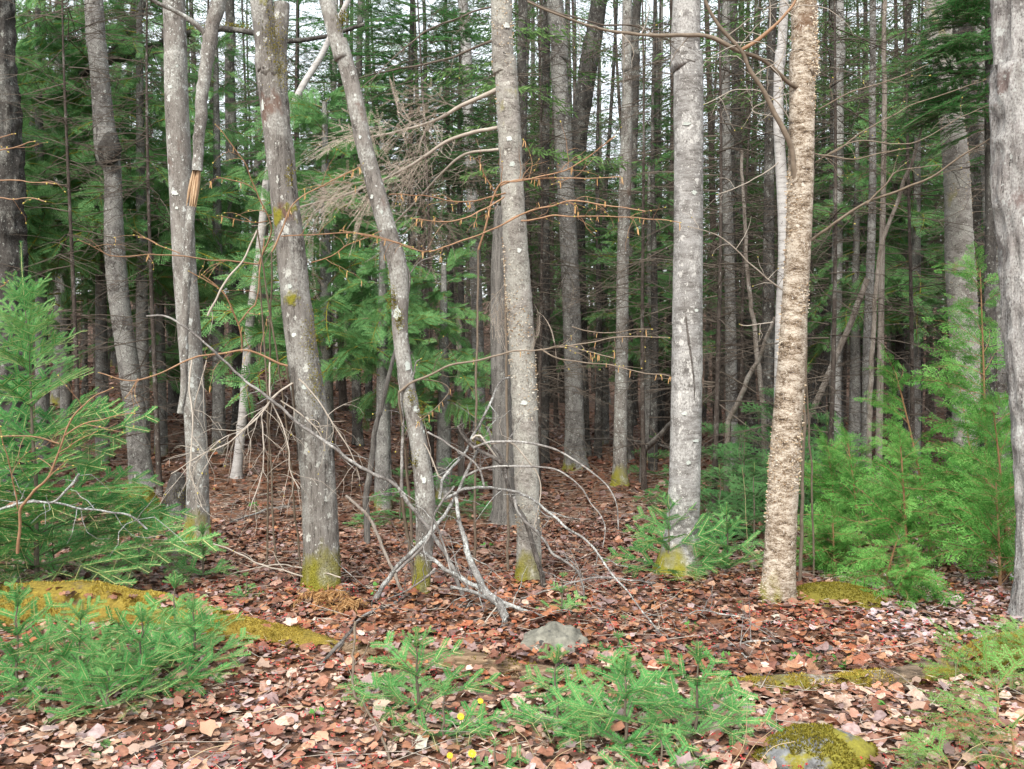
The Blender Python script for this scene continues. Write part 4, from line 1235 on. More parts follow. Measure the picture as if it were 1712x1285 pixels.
q = np.repeat(c, 9, 0) - base + r_.normal(0, 0.02, (540, 3)) + [0, 0, 0.045]
blades(ms_, q, r_.normal(0, 1, q.shape) + [0, 0, 0.9], r_.normal(0, 1, q.shape), 0.03, 0.012)
part('moss', ms_.mesh('moss', M['moss_green']), t, kind='stuff')

# thin dead poles leaning in the wood
def pole(label, pts, d0, d1, w0, w1, mat='dead_tan', seed=0, name='dead_pole', cat='dead pole', ground_end=True):
    a = [tuple(p) for p in pts]
    c = curve_px(a, d0, d1, jit=0.02, seed=seed)
    if ground_end:
        e = c[-1]
        g = float(gz(e[0], e[1]))
        if e[2] > g:
            c = np.vstack([c, [e[0] + (c[-1] - c[-4])[0], e[1], g - 0.05]])
    base = c[-1].copy()
    t = thing(name, label, cat, base)
    r = np.linspace(w0, w1, len(c)) / 2 / FPX * np.linspace(d0, d1, len(c))
    m_ = MB()
    tube(m_, c - base, r, 8, 0, lambda th, V: 1 + 0.1 * vnoise(V * 25, seed))
    part('stem', m_.mesh('stem', M[mat], True), t)
    return t, base, c
pole('upright tan dead pole crossed by a leaning one, right of the thickest trunk', [(1238, 250), (1244, 350), (1249, 440), (1255, 504), (1265, 581), (1277, 694)], 11.5, 11.5, 5, 9, 'dead_tan', 91)
pole('leaning tan dead pole crossing the upright one right of the thickest trunk', [(1296, 530), (1267, 601), (1237, 661), (1219, 704)], 11.0, 11.6, 6, 10, 'dead_tan', 92)
pole('tan dead pole leaning left behind the straight grey lichen trunk', [(1450, 465), (1428, 524), (1381, 637), (1352, 700)], 12.2, 12.6, 10, 11, 'dead_tan', 93)
pole('long bare tan pole leaning right in front of the bare straight pole', [(1556, 158), (1535, 234), (1508, 315), (1490, 365), (1471, 430), (1462, 520), (1452, 700)], 9.8, 10.6, 5, 9, 'dead_tan', 94)
pole('short broken pole slanting up right from the black fallen branch', [(1128, 702), (1100, 730), (1076, 752)], 12.0, 12.6, 7, 12, 'snag', 95)
pole('dark brown bare sapling stem standing left of the crooked slender trunk', [(664, 560), (660, 591), (644, 658), (627, 724), (617, 798), (612, 868)], 8.2, 8.4, 6, 11, 'snag', 96, 'dead_sapling', 'dead sapling')
pole('thin tan stripped stem behind the dead brown foliage, left of the snag', [(766, 520), (768, 600), (771, 690)], 12.5, 12.5, 9, 11, 'dead_tan', 97)

# ------------------------------------------------------------------ conifers of the wood behind
def conifer_crown(seed, H, z0, Rm, nb, far=False):
    r_ = np.random.default_rng(seed)
    m_ = MB()
    Bs, Ds, Ls = [], [], []
    for i in range(nb):
        f = (i + r_.random()) / nb
        z = z0 + (H - z0) * f
        L = Rm * (1 - f) ** 0.75 * r_.uniform(0.55, 1.1) + 0.15
        az = i * 2.399 + r_.normal(0, 0.3)
        h = np.array([math.cos(az), math.sin(az), 0])
        sd = np.array([-h[1], h[0], 0])
        n = max(6, int(L / 0.09))
        for s in np.linspace(0.18, 1, n):
            p = h * L * s + np.array([0, 0, z + (0.15 - 0.45 * (1 - f)) * L * s ** 1.5 + 0.1 * L * s ** 4])
            wd = 0.42 * L * (1 - s * 0.7) * min(1, s * 3)
            for sg in (-1, 1):
                k = max(2, int(wd / 0.055))
                u = (np.arange(k) + r_.random(k)) / k
                q = p + sd * (sg * wd * u)[:, None] + h * (0.35 * wd * u)[:, None] + np.array([0, 0, -0.28]) * (wd * u)[:, None]
                Bs.append(q)
                Ds.append(sd * sg * 0.6 + h * 0.7 + np.array([0, 0, -0.35]) + r_.normal(0, 0.35, (k, 3)))
                Ls.append(r_.uniform(0.07, 0.15, k))
    Bs, Ds, Ls = np.concatenate(Bs), np.concatenate(Ds), np.concatenate(Ls)
    blades(m_, Bs, Ds, r_.normal(0, 1, Bs.shape), Ls, Ls * 0.2)
    return m_
def dead_twigs(seed, z0, z1, nb, Lr):
    r_ = np.random.default_rng(seed)
    m_ = MB()
    A, Bq, r0, r1 = [], [], [], []
    for i in range(nb):
        z = z0 + (z1 - z0) * r_.random() ** 0.85
        az = r_.uniform(0, 6.283)
        L = r_.uniform(*Lr)
        h = np.array([math.cos(az), math.sin(az), 0])
        n = 4
        tilt = r_.normal(-0.06, 0.22)
        pts = [np.array([0, 0, z])]
        for s in range(n):
            h = unit(h + r_.normal(0, 0.12, 3) * [1, 1, 0.3])
            pts.append(pts[-1] + (h + [0, 0, tilt - 0.09 * s + r_.normal(0, 0.05)]) * L / n)
        rb = r_.uniform(0.004, 0.009)
        for s in range(n):
            A.append(pts[s]); Bq.append(pts[s + 1]); r0.append(rb * (1 - s / (n + 1))); r1.append(rb * (1 - (s + 1) / (n + 1)))
        for q in range(int(r_.integers(4, 10))):
            u = r_.uniform(0.2, 0.98) * n
            s = int(min(u, n - 1e-3))
            p = pts[s] + (pts[s + 1] - pts[s]) * (u - s)
            dv = unit(h * 0.6 + np.cross(h, [0, 0, 1]) * r_.choice([-1, 1]) * 0.9 + [0, 0, r_.normal(-0.25, 0.3)])
            l = L * r_.uniform(0.12, 0.38)
            e = p + dv * l
            e2 = e + unit(dv + r_.normal(0, 0.35, 3)) * l * 0.7
            A += [p, e]; Bq += [e, e2]; r0 += [0.0032, 0.0025]; r1 += [0.0025, 0.0015]
    sticks(m_, np.array(A), np.array(Bq), np.array(r0), np.array(r1))
    return m_
def bg_trunk(seed, H, r):
    m_ = MB()
    z = np.concatenate([[-0.3, 0, 0.1, 0.25, 0.5], np.linspace(0.9, H, 26)])
    r_ = np.random.default_rng(seed)
    a, b2 = r_.normal(0, 0.012, 2)
    c = np.stack([a * z + 0.05 * np.sin(z * 0.6 + seed), b2 * z + 0.04 * np.sin(z * 0.5 + seed * 2), z], -1)
    rad = r * (1 - 0.85 * np.clip(z / H, 0, 1)) * (1 + 0.5 * np.exp(-np.clip(z, 0, 9) / 0.2))
    tube(m_, c, rad, 10, 0, lambda th, V: 1 + 0.10 * vnoise(V * [14, 14, 5], seed))
    return m_
BG = []
for k in range(6):
    H = [15, 17, 14, 18, 16, 13][k]
    r = [0.088, 0.108, 0.07, 0.10, 0.056, 0.05][k]
    mt = ['spruce', 'spruce', 'spruce_red', 'spruce_grey', 'spruce', 'spruce_red'][k]
    BG.append((bg_trunk(400 + k, H, r).mesh('conifer_trunk', M[mt], True),
               dead_twigs(420 + k, 1.0, [7.5, 8.5, 6.5, 9, 8, 6][k], [84, 100, 88, 84, 108, 90][k], (0.45, 1.6)).mesh('dead_branches', M['dead_branch']),
               conifer_crown(440 + k, H, [5.0, 6.2, 3.6, 7.0, 4.2, 3.2][k], [1.7, 1.9, 1.6, 1.9, 1.5, 1.4][k], [42, 42, 44, 40, 42, 40][k]).mesh('crown', M['conifer_needles'])))
BGL = {
    'spruce': 'dark slim conifer trunk with dry side twigs deep in the wood',
    'red': 'thin reddish conifer pole with dry side twigs deep in the wood',
    'grey': 'grey flecked conifer trunk with dry side twigs deep in the wood'}
def far_conifer(x, y, k, s, rz, label=None, group=None, crown=True):
    key = ['spruce', 'spruce', 'red', 'grey', 'spruce', 'red'][k]
    t = thing('conifer_tree', label or BGL[key], 'tree', (x, y, float(gz(x, y))), group or ('dark conifers of the wood' if key == 'spruce' else 'reddish conifer poles of the wood' if key == 'red' else 'grey conifers of the wood'))
    lr = np.random.default_rng(int(abs(x) * 1000 + y * 77))
    t.rotation_euler = (lr.normal(0, 0.022), lr.normal(0, 0.026), rz)
    part('trunk', BG[k][0], t, scale=s)
    part('dead_branches', BG[k][1], t, scale=s, kind='stuff')
    if crown:
        part('crown', BG[k][2], t, scale=s, kind='stuff')
    return t
r_ = np.random.default_rng(77)
taken = [(v[1][0], v[1][1]) for v in TR.values()]
cnt = 0
tries = 0
NEARC = []
while cnt < 165 and tries < 9000:
    tries += 1
    y = 11.5 + 19.5 * r_.random() ** 0.75
    x = (r_.random() * 2 - 1) * (0.53 * y + 1.2)
    px = 856 + x / y * FPX
    if px < 900 and y < 15 and r_.random() < 0.6:
        continue
    md = 0.9 if px > 900 else 2.0 if 330 < px < 790 and y < 25 else 1.05
    if min((x - a) ** 2 + (y - b_) ** 2 for a, b_ in taken) < md ** 2:
        continue
    # a thin place in the canopy where the photograph shows sky between the trunks
    if 380 < px < 470 and y < 24 and r_.random() < 0.5:
        continue
    taken.append((x, y))
    k = int(r_.choice(6, p=[0.2, 0.16, 0.22, 0.14, 0.14, 0.14]))
    o_ = far_conifer(x, y, k, r_.uniform(0.85, 1.12), r_.uniform(0, 6.28), crown=r_.random() < (0.3 if (955 < px < 1060 or 1165 < px < 1295) else 0.9 if px > 880 else 0.65))
    cnt += 1
    if y < 19 and 0 < px < 1712:
        NEARC.append((px, o_, k))

GAPS = [(8, 'left edge trunk'), (185, 'burl trunk'), (307, 'freckled trunk'), (480, 'stout trunk'), (630, 'crooked trunk'), (797, 'thin pale trunk'), (860, 'scaly trunk'), (948, 'moss socked trunk'), (1042, 'slim grey trunk'), (1150, 'thickest trunk'), (1334, 'golden birch'), (1400, 'lichen trunk'), (1475, 'tan pole'), (1602, 'ragged birch'), (1715, 'furrowed trunk')]
ORD = ['first', 'second', 'third', 'fourth', 'fifth', 'sixth', 'seventh', 'eighth', 'ninth', 'tenth', 'eleventh', 'twelfth']
for i in range(len(GAPS) - 1):
    inn = sorted([n for n in NEARC if GAPS[i][0] <= n[0] < GAPS[i + 1][0]], key=lambda n: n[0])
    for q, (px, o_, k) in enumerate(inn[:12]):
        o_['label'] = '%s conifer trunk, %s between %s and %s' % (['dark', 'dark', 'reddish', 'grey', 'dark', 'reddish'][k], ORD[q], GAPS[i][1], GAPS[i + 1][1])

# the wood farther back reads as one mass
def far_wood():
    m_ = MB()
    r_ = np.random.default_rng(88)
    n = 330
    y = 31 + 34 * r_.random(n) ** 0.8
    x = (r_.random(n) * 2 - 1) * (0.62 * y + 5)
    H = r_.uniform(7.5, 12.5, n)
    g = gz(x, y)
    base = np.stack([x, y, g - 0.3], -1)
    top = base + np.stack([r_.normal(0, 0.3, n), r_.normal(0, 0.3, n), H], -1)
    sticks(m_, base, top, r_.uniform(0.08, 0.16, n), 0.02, 0)
    nb = 560
    i = np.repeat(np.arange(n), nb)
    f = r_.random(n * nb)
    z = 0.4 + (H[i] - 0.4) * f
    live = z > 3.2 + 1.5 * r_.random(n * nb)
    rad = np.where(live, 1.7 * np.clip(1 - (z - 3) / (H[i] - 3), 0.05, 1) ** 0.7, 1.4) * np.sqrt(r_.random(n * nb))
    a = r_.uniform(0, 6.283, n * nb)
    p = base[i] + np.stack([np.cos(a) * rad, np.sin(a) * rad, z - 0.15 * rad], -1)
    d = np.stack([np.cos(a), np.sin(a), r_.normal(-0.3, 0.3, n * nb)], -1)
    l = r_.uniform(0.16, 0.42, n * nb)
    s = r_.normal(0, 1, (n * nb, 3))
    blades(m_, p[live], d[live], s[live], l[live], l[live] * 0.32, 1)
    dd = ~live
    blades(m_, p[dd], d[dd] + r_.normal(0, 0.4, d[dd].shape), s[dd], l[dd] * 2.2, 0.018, 2)
    return m_.mesh('far_wood', [M['spruce'], M['conifer_needles'], M['dead_branch']])
fw = part('far_wood', far_wood())
fw['kind'] = 'stuff'
fw['label'] = 'mass of dark conifers far back in the wood'

# ================================================================== CEDARS AND FIRS OF THE WOOD
def tall_cedar(label, px, d, H, n, seed, lo, spread=1.0, lean=(0, 0)):
    x = P(px, 600, d)[0]
    return cedar_bush(label, (x, d, float(gz(x, d))), H, n, spread, seed, lean, lo, 'cedars behind the front trunks', CED_F, 'cedar_tree', 'cedar tree', (0.8, 1.35), 0.15, None, 0.10, True, M['spruce_grey'])
tall_cedar('dense green cedar filling the top left corner behind the burl trunk', 70, 12.6, 6.3, 66, 501, 0.42, 1.25)
tall_cedar('green cedar hanging between the burl trunk and the freckled trunk', 238, 12.6, 6.4, 60, 502, 0.38, 1.15)
tall_cedar('cedar with bright fans just left of the stout furrowed trunk', 365, 13.5, 5.6, 40, 503, 0.36, 0.95)
tall_cedar('tall bright cedar between the stout furrowed trunk and the crooked slender trunk', 545, 11.2, 4.4, 66, 504, 0.34, 1.1)
tall_cedar('low cedar with broad fans right behind the crooked slender trunk', 640, 10.4, 2.8, 36, 505, 0.42, 0.8)
tall_cedar('small cedar with drooping fans just left of the snag', 742, 11.0, 2.6, 30, 506, 0.36, 0.8)
tall_cedar('cedar with shaded fans left of the freckled trunk, low in the wood', 268, 13.6, 3.6, 40, 507, 0.28, 0.9)
tall_cedar('cedar far left behind the fir leader', 110, 14.5, 5.2, 46, 508, 0.3, 1.2)
tall_cedar('thin cedar between the scaly trunk and the thickest trunk', 1085, 15.5, 4.6, 36, 509, 0.3, 1.0)
tall_cedar('shaded cedar right of the moss socked trunk', 1010, 18.0, 5.0, 36, 510, 0.35, 1.1)
tall_cedar('cedar at the top between the mottled trunk and the ragged birch', 1530, 14.0, 6.2, 44, 511, 0.35, 1.2)

tall_cedar('green cedar with hanging fans directly behind the burl trunk top', 170, 13.2, 6.6, 60, 512, 0.42, 1.3)
tall_cedar('green cedar at the far left edge top, before the broad dim trunk', 5, 11.9, 5.2, 50, 513, 0.5, 1.1)
tall_cedar('bright cedar low between burl trunk and freckled trunk, rear', 330, 16.5, 5.5, 50, 514, 0.3, 1.2)
tall_cedar('cedar fans showing between the straight lichen trunk and bare tan pole', 1430, 14.5, 4.8, 40, 515, 0.4, 1.0)
def fir_tree(label, px, d, H, lo, hi, n, seed, spread, bias=None, group=None, name='fir_tree', meshes=None, tr=0.07):
    """a fir whose live branches start at height lo"""
    r_ = np.random.default_rng(seed)
    x = P(px, 600, d)[0]
    t = thing(name, label, 'fir tree', (x, d, float(gz(x, d))), group)
    m_ = MB()
    z = np.linspace(-0.1, H, 20)
    tube(m_, np.stack([0.02 * np.sin(z), 0.02 * np.cos(z), z], -1), np.linspace(tr, 0.012, 20), 10, 0, lambda th, V: 1 + 0.1 * vnoise(V * [20, 20, 6], seed))
    part('trunk', m_.mesh('trunk', M['spruce'], True), t)
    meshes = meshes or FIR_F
    for k in range(n):
        f = (k + r_.random()) / n
        zz = lo + (hi - lo) * f
        az = k * 2.399 + r_.normal(0, 0.3)
        if bias is not None and r_.random() < 0.75:
            az = bias + r_.normal(0, 0.55)
        L = spread * max(0.25, (1 - (zz / H) ** 1.5)) * r_.uniform(0.75, 1.15)
        set_branch(t, meshes[int(r_.integers(len(meshes)))], (0, 0, zz), az, r_.normal(-0.05, 0.18), r_.normal(0, 0.25), L / 0.85)
    return t
fir_tree('dark fir showing thick foliage at the top centre between crooked and scaly trunks', 690, 14.0, 9.5, 3.5, 8.4, 120, 601, 2.0)
fir_tree('dark fir behind the fork of the stout furrowed trunk at the top', 500, 15.5, 9, 3.7, 8.0, 80, 602, 1.8)
fir_tree('green fir whose boughs hang over the top of the ragged leaning birch', 1650, 9.3, 7.5, 3.75, 5.2, 46, 603, 1.5, 3.3)
fir_tree('fir with drooping green boughs between straight lichen trunk and mottled trunk', 1440, 17.0, 9.0, 3.2, 8.0, 60, 604, 1.6)
fir_tree('fir hung with shaded boughs right of the white birch top', 1375, 19.0, 10, 3.6, 9.0, 60, 605, 1.6)
fir_tree('shaded fir left of the thickest trunk in the middle distance', 1100, 17.5, 9.0, 2.2, 6.5, 52, 606, 1.3)
fir_tree('shaded fir behind the scaly trunk in the middle distance', 905, 18.5, 9.0, 1.8, 7.0, 52, 607, 1.3)
fir_tree('pale green fir boughs low between the thickest trunk and the white birch', 1225, 15.0, 7.0, 1.9, 5.6, 44, 609, 1.2)
fir_tree('thin green fir between slim grey trunk and thickest trunk, rear', 1092, 14.2, 6.5, 2.4, 5.6, 34, 610, 1.0)
fir_tree('green fir right of the bare tan pole, deep in the wood', 1535, 15.5, 7.5, 1.6, 6.0, 46, 611, 1.3)
fir_tree('green fir between moss socked trunk and slim grey trunk, rear', 1000, 16.2, 7.0, 2.2, 5.4, 40, 612, 1.2)
fir_tree('dark fir filling the top between crooked trunk and thin pale trunk, rear', 615, 17.5, 10.5, 4.2, 9.4, 90, 613, 1.9)
fir_tree('dark fir at the top just left of the scaly trunk, rear', 770, 18.0, 10.5, 4.6, 9.4, 80, 614, 1.7)
fir_tree('fir at the far right behind the pale furrowed trunk', 1690, 13.0, 9.0, 1.5, 8.0, 60, 608, 1.5)

# dead brown bough of the scaly trunk
t, b, cc, rr, d = TR['t8']
for (pts, w0, d1, sd) in (([(832, 150), (777, 174), (727, 200), (654, 222), (600, 232)], 8, d + 0.35, 1), ([(834, 214), (757, 231), (700, 268), (640, 300), (560, 330), (498, 346)], 7, d + 0.30, 2), ([(838, 250), (770, 262), (700, 330), (660, 372)], 5, d + 0.5, 3)):
    o, c, r = limb(t, b, 'dead_bough', pts, d + 0.02, d1, w0, 2.5, M['pale_twig'], 840 + sd, 6)
    rq = np.random.default_rng(sd)
    n = [12, 15, 8][sd - 1]
    for k in range(n):
        f = 0.25 + 0.75 * (k + rq.random()) / n
        i = int(f * (len(c) - 1))
        tdir = unit(c[min(i + 1, len(c) - 1)] - c[max(i - 1, 0)])
        az = math.atan2(tdir[1], tdir[0]) + rq.choice([-1, 1]) * rq.uniform(0.2, 1.1)
        pr = DEADB[k % 3]
        set_branch(t, pr, c[i] - b, az, rq.uniform(-0.6, 0.5), rq.normal(0, 0.9), rq.uniform(0.35, 0.8))
for (px, py, az, pt, s_) in ((893, 508, 0.3, -0.9, 0.30), (898, 520, 0.1, -0.5, 0.33), (890, 545, 0.0, -1.1, 0.26), (842, 500, 2.9, -1.0, 0.35), (846, 470, 2.7, -0.8, 0.4)):
    set_branch(t, DEADB[0], P(px, py, d - 0.12) - b, az, pt, 0.2, s_)
# withered sprig on the moss socked trunk
t, b, cc, rr, d = TR['t11']
for (px, py, az, pt) in ((947, 452, 0.2, -0.7), (955, 470, -0.3, -1.0), (944, 462, 2.8, -0.9)):
    set_branch(t, DEADB[1], P(px, py, d - 0.2) - b, az, pt, 0.1, 0.42)

# ================================================================== SEEDLINGS AND SAPLINGS OF THE FOREGROUND
GF = 'fir seedlings on the leaf litter'
def fp(px, py):
    return G(px, py, -0.01)
# the tall young fir on the left
x, y = P(62, 900, 6.55)[0], 6.55
base = (x, y, float(gz(x, y)))
sap = small_fir('tall young fir at the left with upright pale green leader', base, 1.92, 9, 1.16, 701, FIR_L, FIR_S, None, 'fir sapling', 'fir_sapling', True, (-0.03, 0), 0.10, 0.08, 0.95, (6, 7))
r_ = np.random.default_rng(702)
for k in range(10):
    z = r_.uniform(0.2, 1.1)
    set_branch(sap, FIR_L[k % 5], (-0.01, 0, z), r_.normal(-1.0, 0.9), r_.normal(0.0, 0.12), r_.normal(0, 0.2), (1.05 - 0.5 * z / 1.5) * r_.uniform(0.7, 1.05))
small_fir('low spreading fir below the young tall fir, right of its foot', fp(232, 945), 0.50, 4, 0.62, 703, FIR_S, FIR_T, GF, 'fir seedling', 'fir_seedling', True, (0, 0), 0.15, 0.0, 0.8, (5, 6))
small_fir('low fir with level sprays at the left edge behind the golden log', fp(90, 965), 0.42, 4, 0.60, 704, FIR_S, FIR_T, GF)
small_fir('small fir tuft between the golden log and the stout furrowed trunk', fp(340, 972), 0.34, 3, 0.36, 705, FIR_S, FIR_T, GF)
small_fir('tiny fir sprig just left of the stout trunk foot', fp(412, 1000), 0.14, 2, 0.15, 706, FIR_T, FIR_T, GF, leader=False)
# front-left bank of seedlings before the golden log
small_fir('fir seedling in the front left corner with long pale shoots', fp(30, 1178), 0.46, 4, 0.50, 710, FIR_S, FIR_T, GF)
small_fir('bushy fir seedling in front of the golden log, second from left edge', fp(135, 1170), 0.38, 4, 0.52, 711, FIR_S, FIR_T, GF)
small_fir('bushy fir seedling before the golden log with red buds, third from left edge', fp(238, 1165), 0.36, 4, 0.50, 712, FIR_S, FIR_T, GF)
small_fir('fir seedling at the right end of the front left bank', fp(325, 1142), 0.36, 4, 0.46, 713, FIR_S, FIR_T, GF)
small_fir('low fir seedling on the bare leaves below the front left bank', fp(180, 1195), 0.20, 3, 0.36, 714, FIR_S, FIR_T, GF, leader=False)
small_fir('fir seedling standing upright over the golden log', fp(292, 1090), 0.36, 3, 0.34, 715, FIR_S, FIR_T, GF)
# middle
small_fir('fir seedling with star shaped shoots left of the yellow flowers', fp(698, 1200), 0.33, 3, 0.42, 720, FIR_S, FIR_T, GF)
small_fir('flat fir seedling right under the yellow flowers', fp(742, 1240), 0.20, 2, 0.32, 721, FIR_S, FIR_T, GF, leader=False)
small_fir('fir seedling right of the yellow flowers with three pronged top', fp(930, 1228), 0.31, 3, 0.36, 722, FIR_S, FIR_T, GF)
small_fir('wide fir seedling in the bottom middle beside the three pronged one', fp(1045, 1262), 0.33, 4, 0.46, 723, FIR_S, FIR_T, GF)
small_fir('fir seedling with drooping needles at the right end of the middle group', fp(1165, 1240), 0.34, 4, 0.38, 724, FIR_S, FIR_T, GF)
small_fir('fir sprig at the bottom edge below the middle group', fp(1105, 1300), 0.14, 2, 0.28, 725, FIR_T, FIR_T, GF, leader=False)
small_fir('small fir sprig at the bottom edge under the yellow flowers', fp(828, 1296), 0.12, 2, 0.14, 726, FIR_T, FIR_T, GF, leader=False)
small_fir('single fir seedling on the leaves above the grey stone', fp(940, 1028), 0.24, 3, 0.17, 727, FIR_T, FIR_T, GF, leader=False)
small_fir('tiny flat fir seedling right of the grey stone', fp(1032, 1102), 0.11, 2, 0.20, 728, FIR_T, FIR_T, GF, leader=False)
small_fir('tiny fir seedling above right of the grey stone', fp(1045, 1055), 0.08, 1, 0.13, 729, FIR_T, FIR_T, GF, leader=False)
small_fir('tiny fir tuft alone in the bottom left leaves', fp(178, 1266), 0.05, 2, 0.10, 730, FIR_T, FIR_T, GF, leader=False, per=(5, 6))
small_fir('tiny fir tuft below the golden peeling birch', fp(1236, 1022), 0.05, 1, 0.08, 731, FIR_T, FIR_T, GF, leader=False)
# by the thickest trunk
small_fir('bright young fir in front of the thickest trunk foot, reaching left', fp(1118, 968), 0.52, 4, 0.60, 740, FIR_S, FIR_T, GF)
small_fir('small fir right of the thickest trunk foot', fp(1215, 962), 0.46, 4, 0.40, 741, FIR_S, FIR_T, GF)
def wood_fir(label, px, d, H, nw, spread, seed):
    x = P(px, 600, d)[0]
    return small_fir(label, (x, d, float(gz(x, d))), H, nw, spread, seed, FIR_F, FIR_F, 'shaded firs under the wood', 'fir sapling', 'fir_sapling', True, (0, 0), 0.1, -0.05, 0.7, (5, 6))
wood_fir('shaded young fir between the thickest trunk and the golden birch, rear', 1245, 10.2, 0.85, 4, 0.95, 745)
wood_fir('shaded young fir right behind the golden peeling birch', 1330, 9.6, 0.75, 4, 0.85, 746)
wood_fir('shaded low fir close behind the thickest trunk', 1205, 9.0, 0.55, 3, 0.65, 747)
wood_fir('low bright fir behind the crooked slender trunk', 668, 9.8, 0.45, 3, 0.6, 748)
wood_fir('low bright fir between crooked slender trunk and the tangle, rear', 752, 10.2, 0.45, 3, 0.65, 749)
wood_fir('young fir spreading low left of the golden birch, before the shaded ones', 1262, 8.6, 0.62, 4, 0.75, 752)
wood_fir('wide shaded fir behind the tan pole foot', 1385, 10.5, 0.9, 4, 1.0, 753)
wood_fir('tallest shaded fir in the low green band behind the golden birch', 1300, 11.2, 1.15, 5, 1.1, 754)
wood_fir('shaded fir peeping out right of the thickest trunk at knee height', 1195, 10.8, 0.8, 4, 0.85, 755)
wood_fir('small fir in the gloom behind the slim grey trunk', 1095, 13.5, 0.5, 3, 0.5, 750)
wood_fir('small fir left of the straight grey lichen trunk', 1350, 12.5, 1.0, 4, 0.8, 751)

# cedar saplings on the right
GC = 'cedar saplings beside the furrowed trunk'
def ced(label, px, py_or_d, H, n, spread, seed, lean=(0, 0), d=None, **kw):
    if d is None:
        base = fp(px, py_or_d)
    else:
        x = P(px, 600, d)[0]
        base = (x, d, float(gz(x, d)))
    return cedar_bush(label, base, H, n, spread, seed, lean, group=GC, **kw)
ced('bright cedar sapling leaning left, between tan pole and ragged birch', 1560, 0, 1.5, 31, 1.0, 801, (-0.22, -0.05), 8.0, az_bias=2.8)
ced('tallest cedar sapling reaching up beside the furrowed trunk', 1655, 0, 2.3, 46, 1.05, 802, (-0.06, -0.05), 7.7, az_bias=2.9)
ced('cedar sapling with low sprays right of the golden birch', 1440, 0, 0.9, 22, 0.95, 803, (-0.12, 0), 8.4)
ced('cedar sapling against the furrowed trunk foot', 1690, 0, 1.25, 33, 1.0, 804, (-0.1, 0), 7.1, az_bias=2.9)
ced('cedar sapling with bright top in the middle of the right thicket', 1520, 0, 0.95, 24, 0.95, 805, (-0.1, -0.1), 7.5)
ced('low cedar sprawling over the moss mound', 1395, 962, 0.42, 22, 0.75, 806, (-0.1, -0.2), updir=0.1)
ced('low cedar with sprays touching the leaves left of the lilac leaves', 1480, 985, 0.36, 22, 0.75, 807, (0.1, -0.3), updir=0.05)
ced('dark cedar bush close to the right edge above the lilac leaves', 1672, 985, 0.75, 30, 0.9, 808, (-0.05, 0))
ced('cedar sapling behind the leaning ragged birch', 1640, 0, 1.5, 26, 1.1, 809, (-0.15, 0), 9.3)
ced('low cedar sprays reaching over leaves just right of the golden birch foot', 1370, 948, 0.36, 20, 0.8, 810, (0.0, -0.3), updir=0.15, az_bias=-1.4)
ced('flat cedar sprays on the leaves before the right thicket', 1500, 1000, 0.25, 16, 0.75, 811, (0.2, -0.3), updir=0.05, az_bias=-1.2)
ced('cedar sapling low behind the golden birch', 1400, 0, 0.8, 30, 0.9, 812, (-0.1, 0), 9.0)
# yew sprays, bottom right
GY = 'pale yew sprays at the bottom right'
def yew(label, px, py, H, spec, seed):
    r_ = np.random.default_rng(seed)
    base = fp(px, py)
    t = thing('yew_shrub', label, 'yew shrub', base, GY)
    m_ = MB()
    tube(m_, np.array([[0, 0, -0.03], [0.01, 0, H * 0.5], [0, 0, H]]), [0.006, 0.005, 0.004], 6)
    part('stem', m_.mesh('stem', M['cedar_wood'], True), t)
    for (az, pt, s_, z) in spec:
        set_branch(t, YEW[int(r_.integers(5))], (0, 0, z), az, pt, r_.normal(0, 0.25), s_ * 0.72)
    return t
yew('pale yew with sprays arching left over the mossy log', 1665, 1205, 0.16, [(2.9, 0.5, 0.9, 0.14), (2.4, 0.95, 0.95, 0.15), (3.6, 0.15, 0.8, 0.12), (0.4, 0.6, 0.8, 0.15)], 901)
yew('pale yew with drooping sprays at the lower right corner', 1690, 1275, 0.14, [(2.9, 0.35, 0.95, 0.12), (3.4, 0.2, 0.9, 0.12), (2.4, 0.5, 0.9, 0.13), (4.0, 0.1, 0.8, 0.11), (0.6, 0.4, 0.8, 0.13), (3.7, -0.1, 0.7, 0.08)], 902)
yew('small pale yew spray at the bottom edge left of the corner one', 1585, 1310, 0.08, [(2.7, 0.3, 0.55, 0.07), (3.3, 0.2, 0.5, 0.06), (2.0, 0.4, 0.55, 0.07)], 903)
yew('pale yew at the right edge over the mossy log end', 1740, 1150, 0.16, [(3.0, 0.3, 0.8, 0.15), (2.5, 0.5, 0.9, 0.15), (3.4, 0.0, 0.9, 0.13), (2.2, 0.9, 0.7, 0.15), (3.9, 0.0, 0.8, 0.12)], 904)

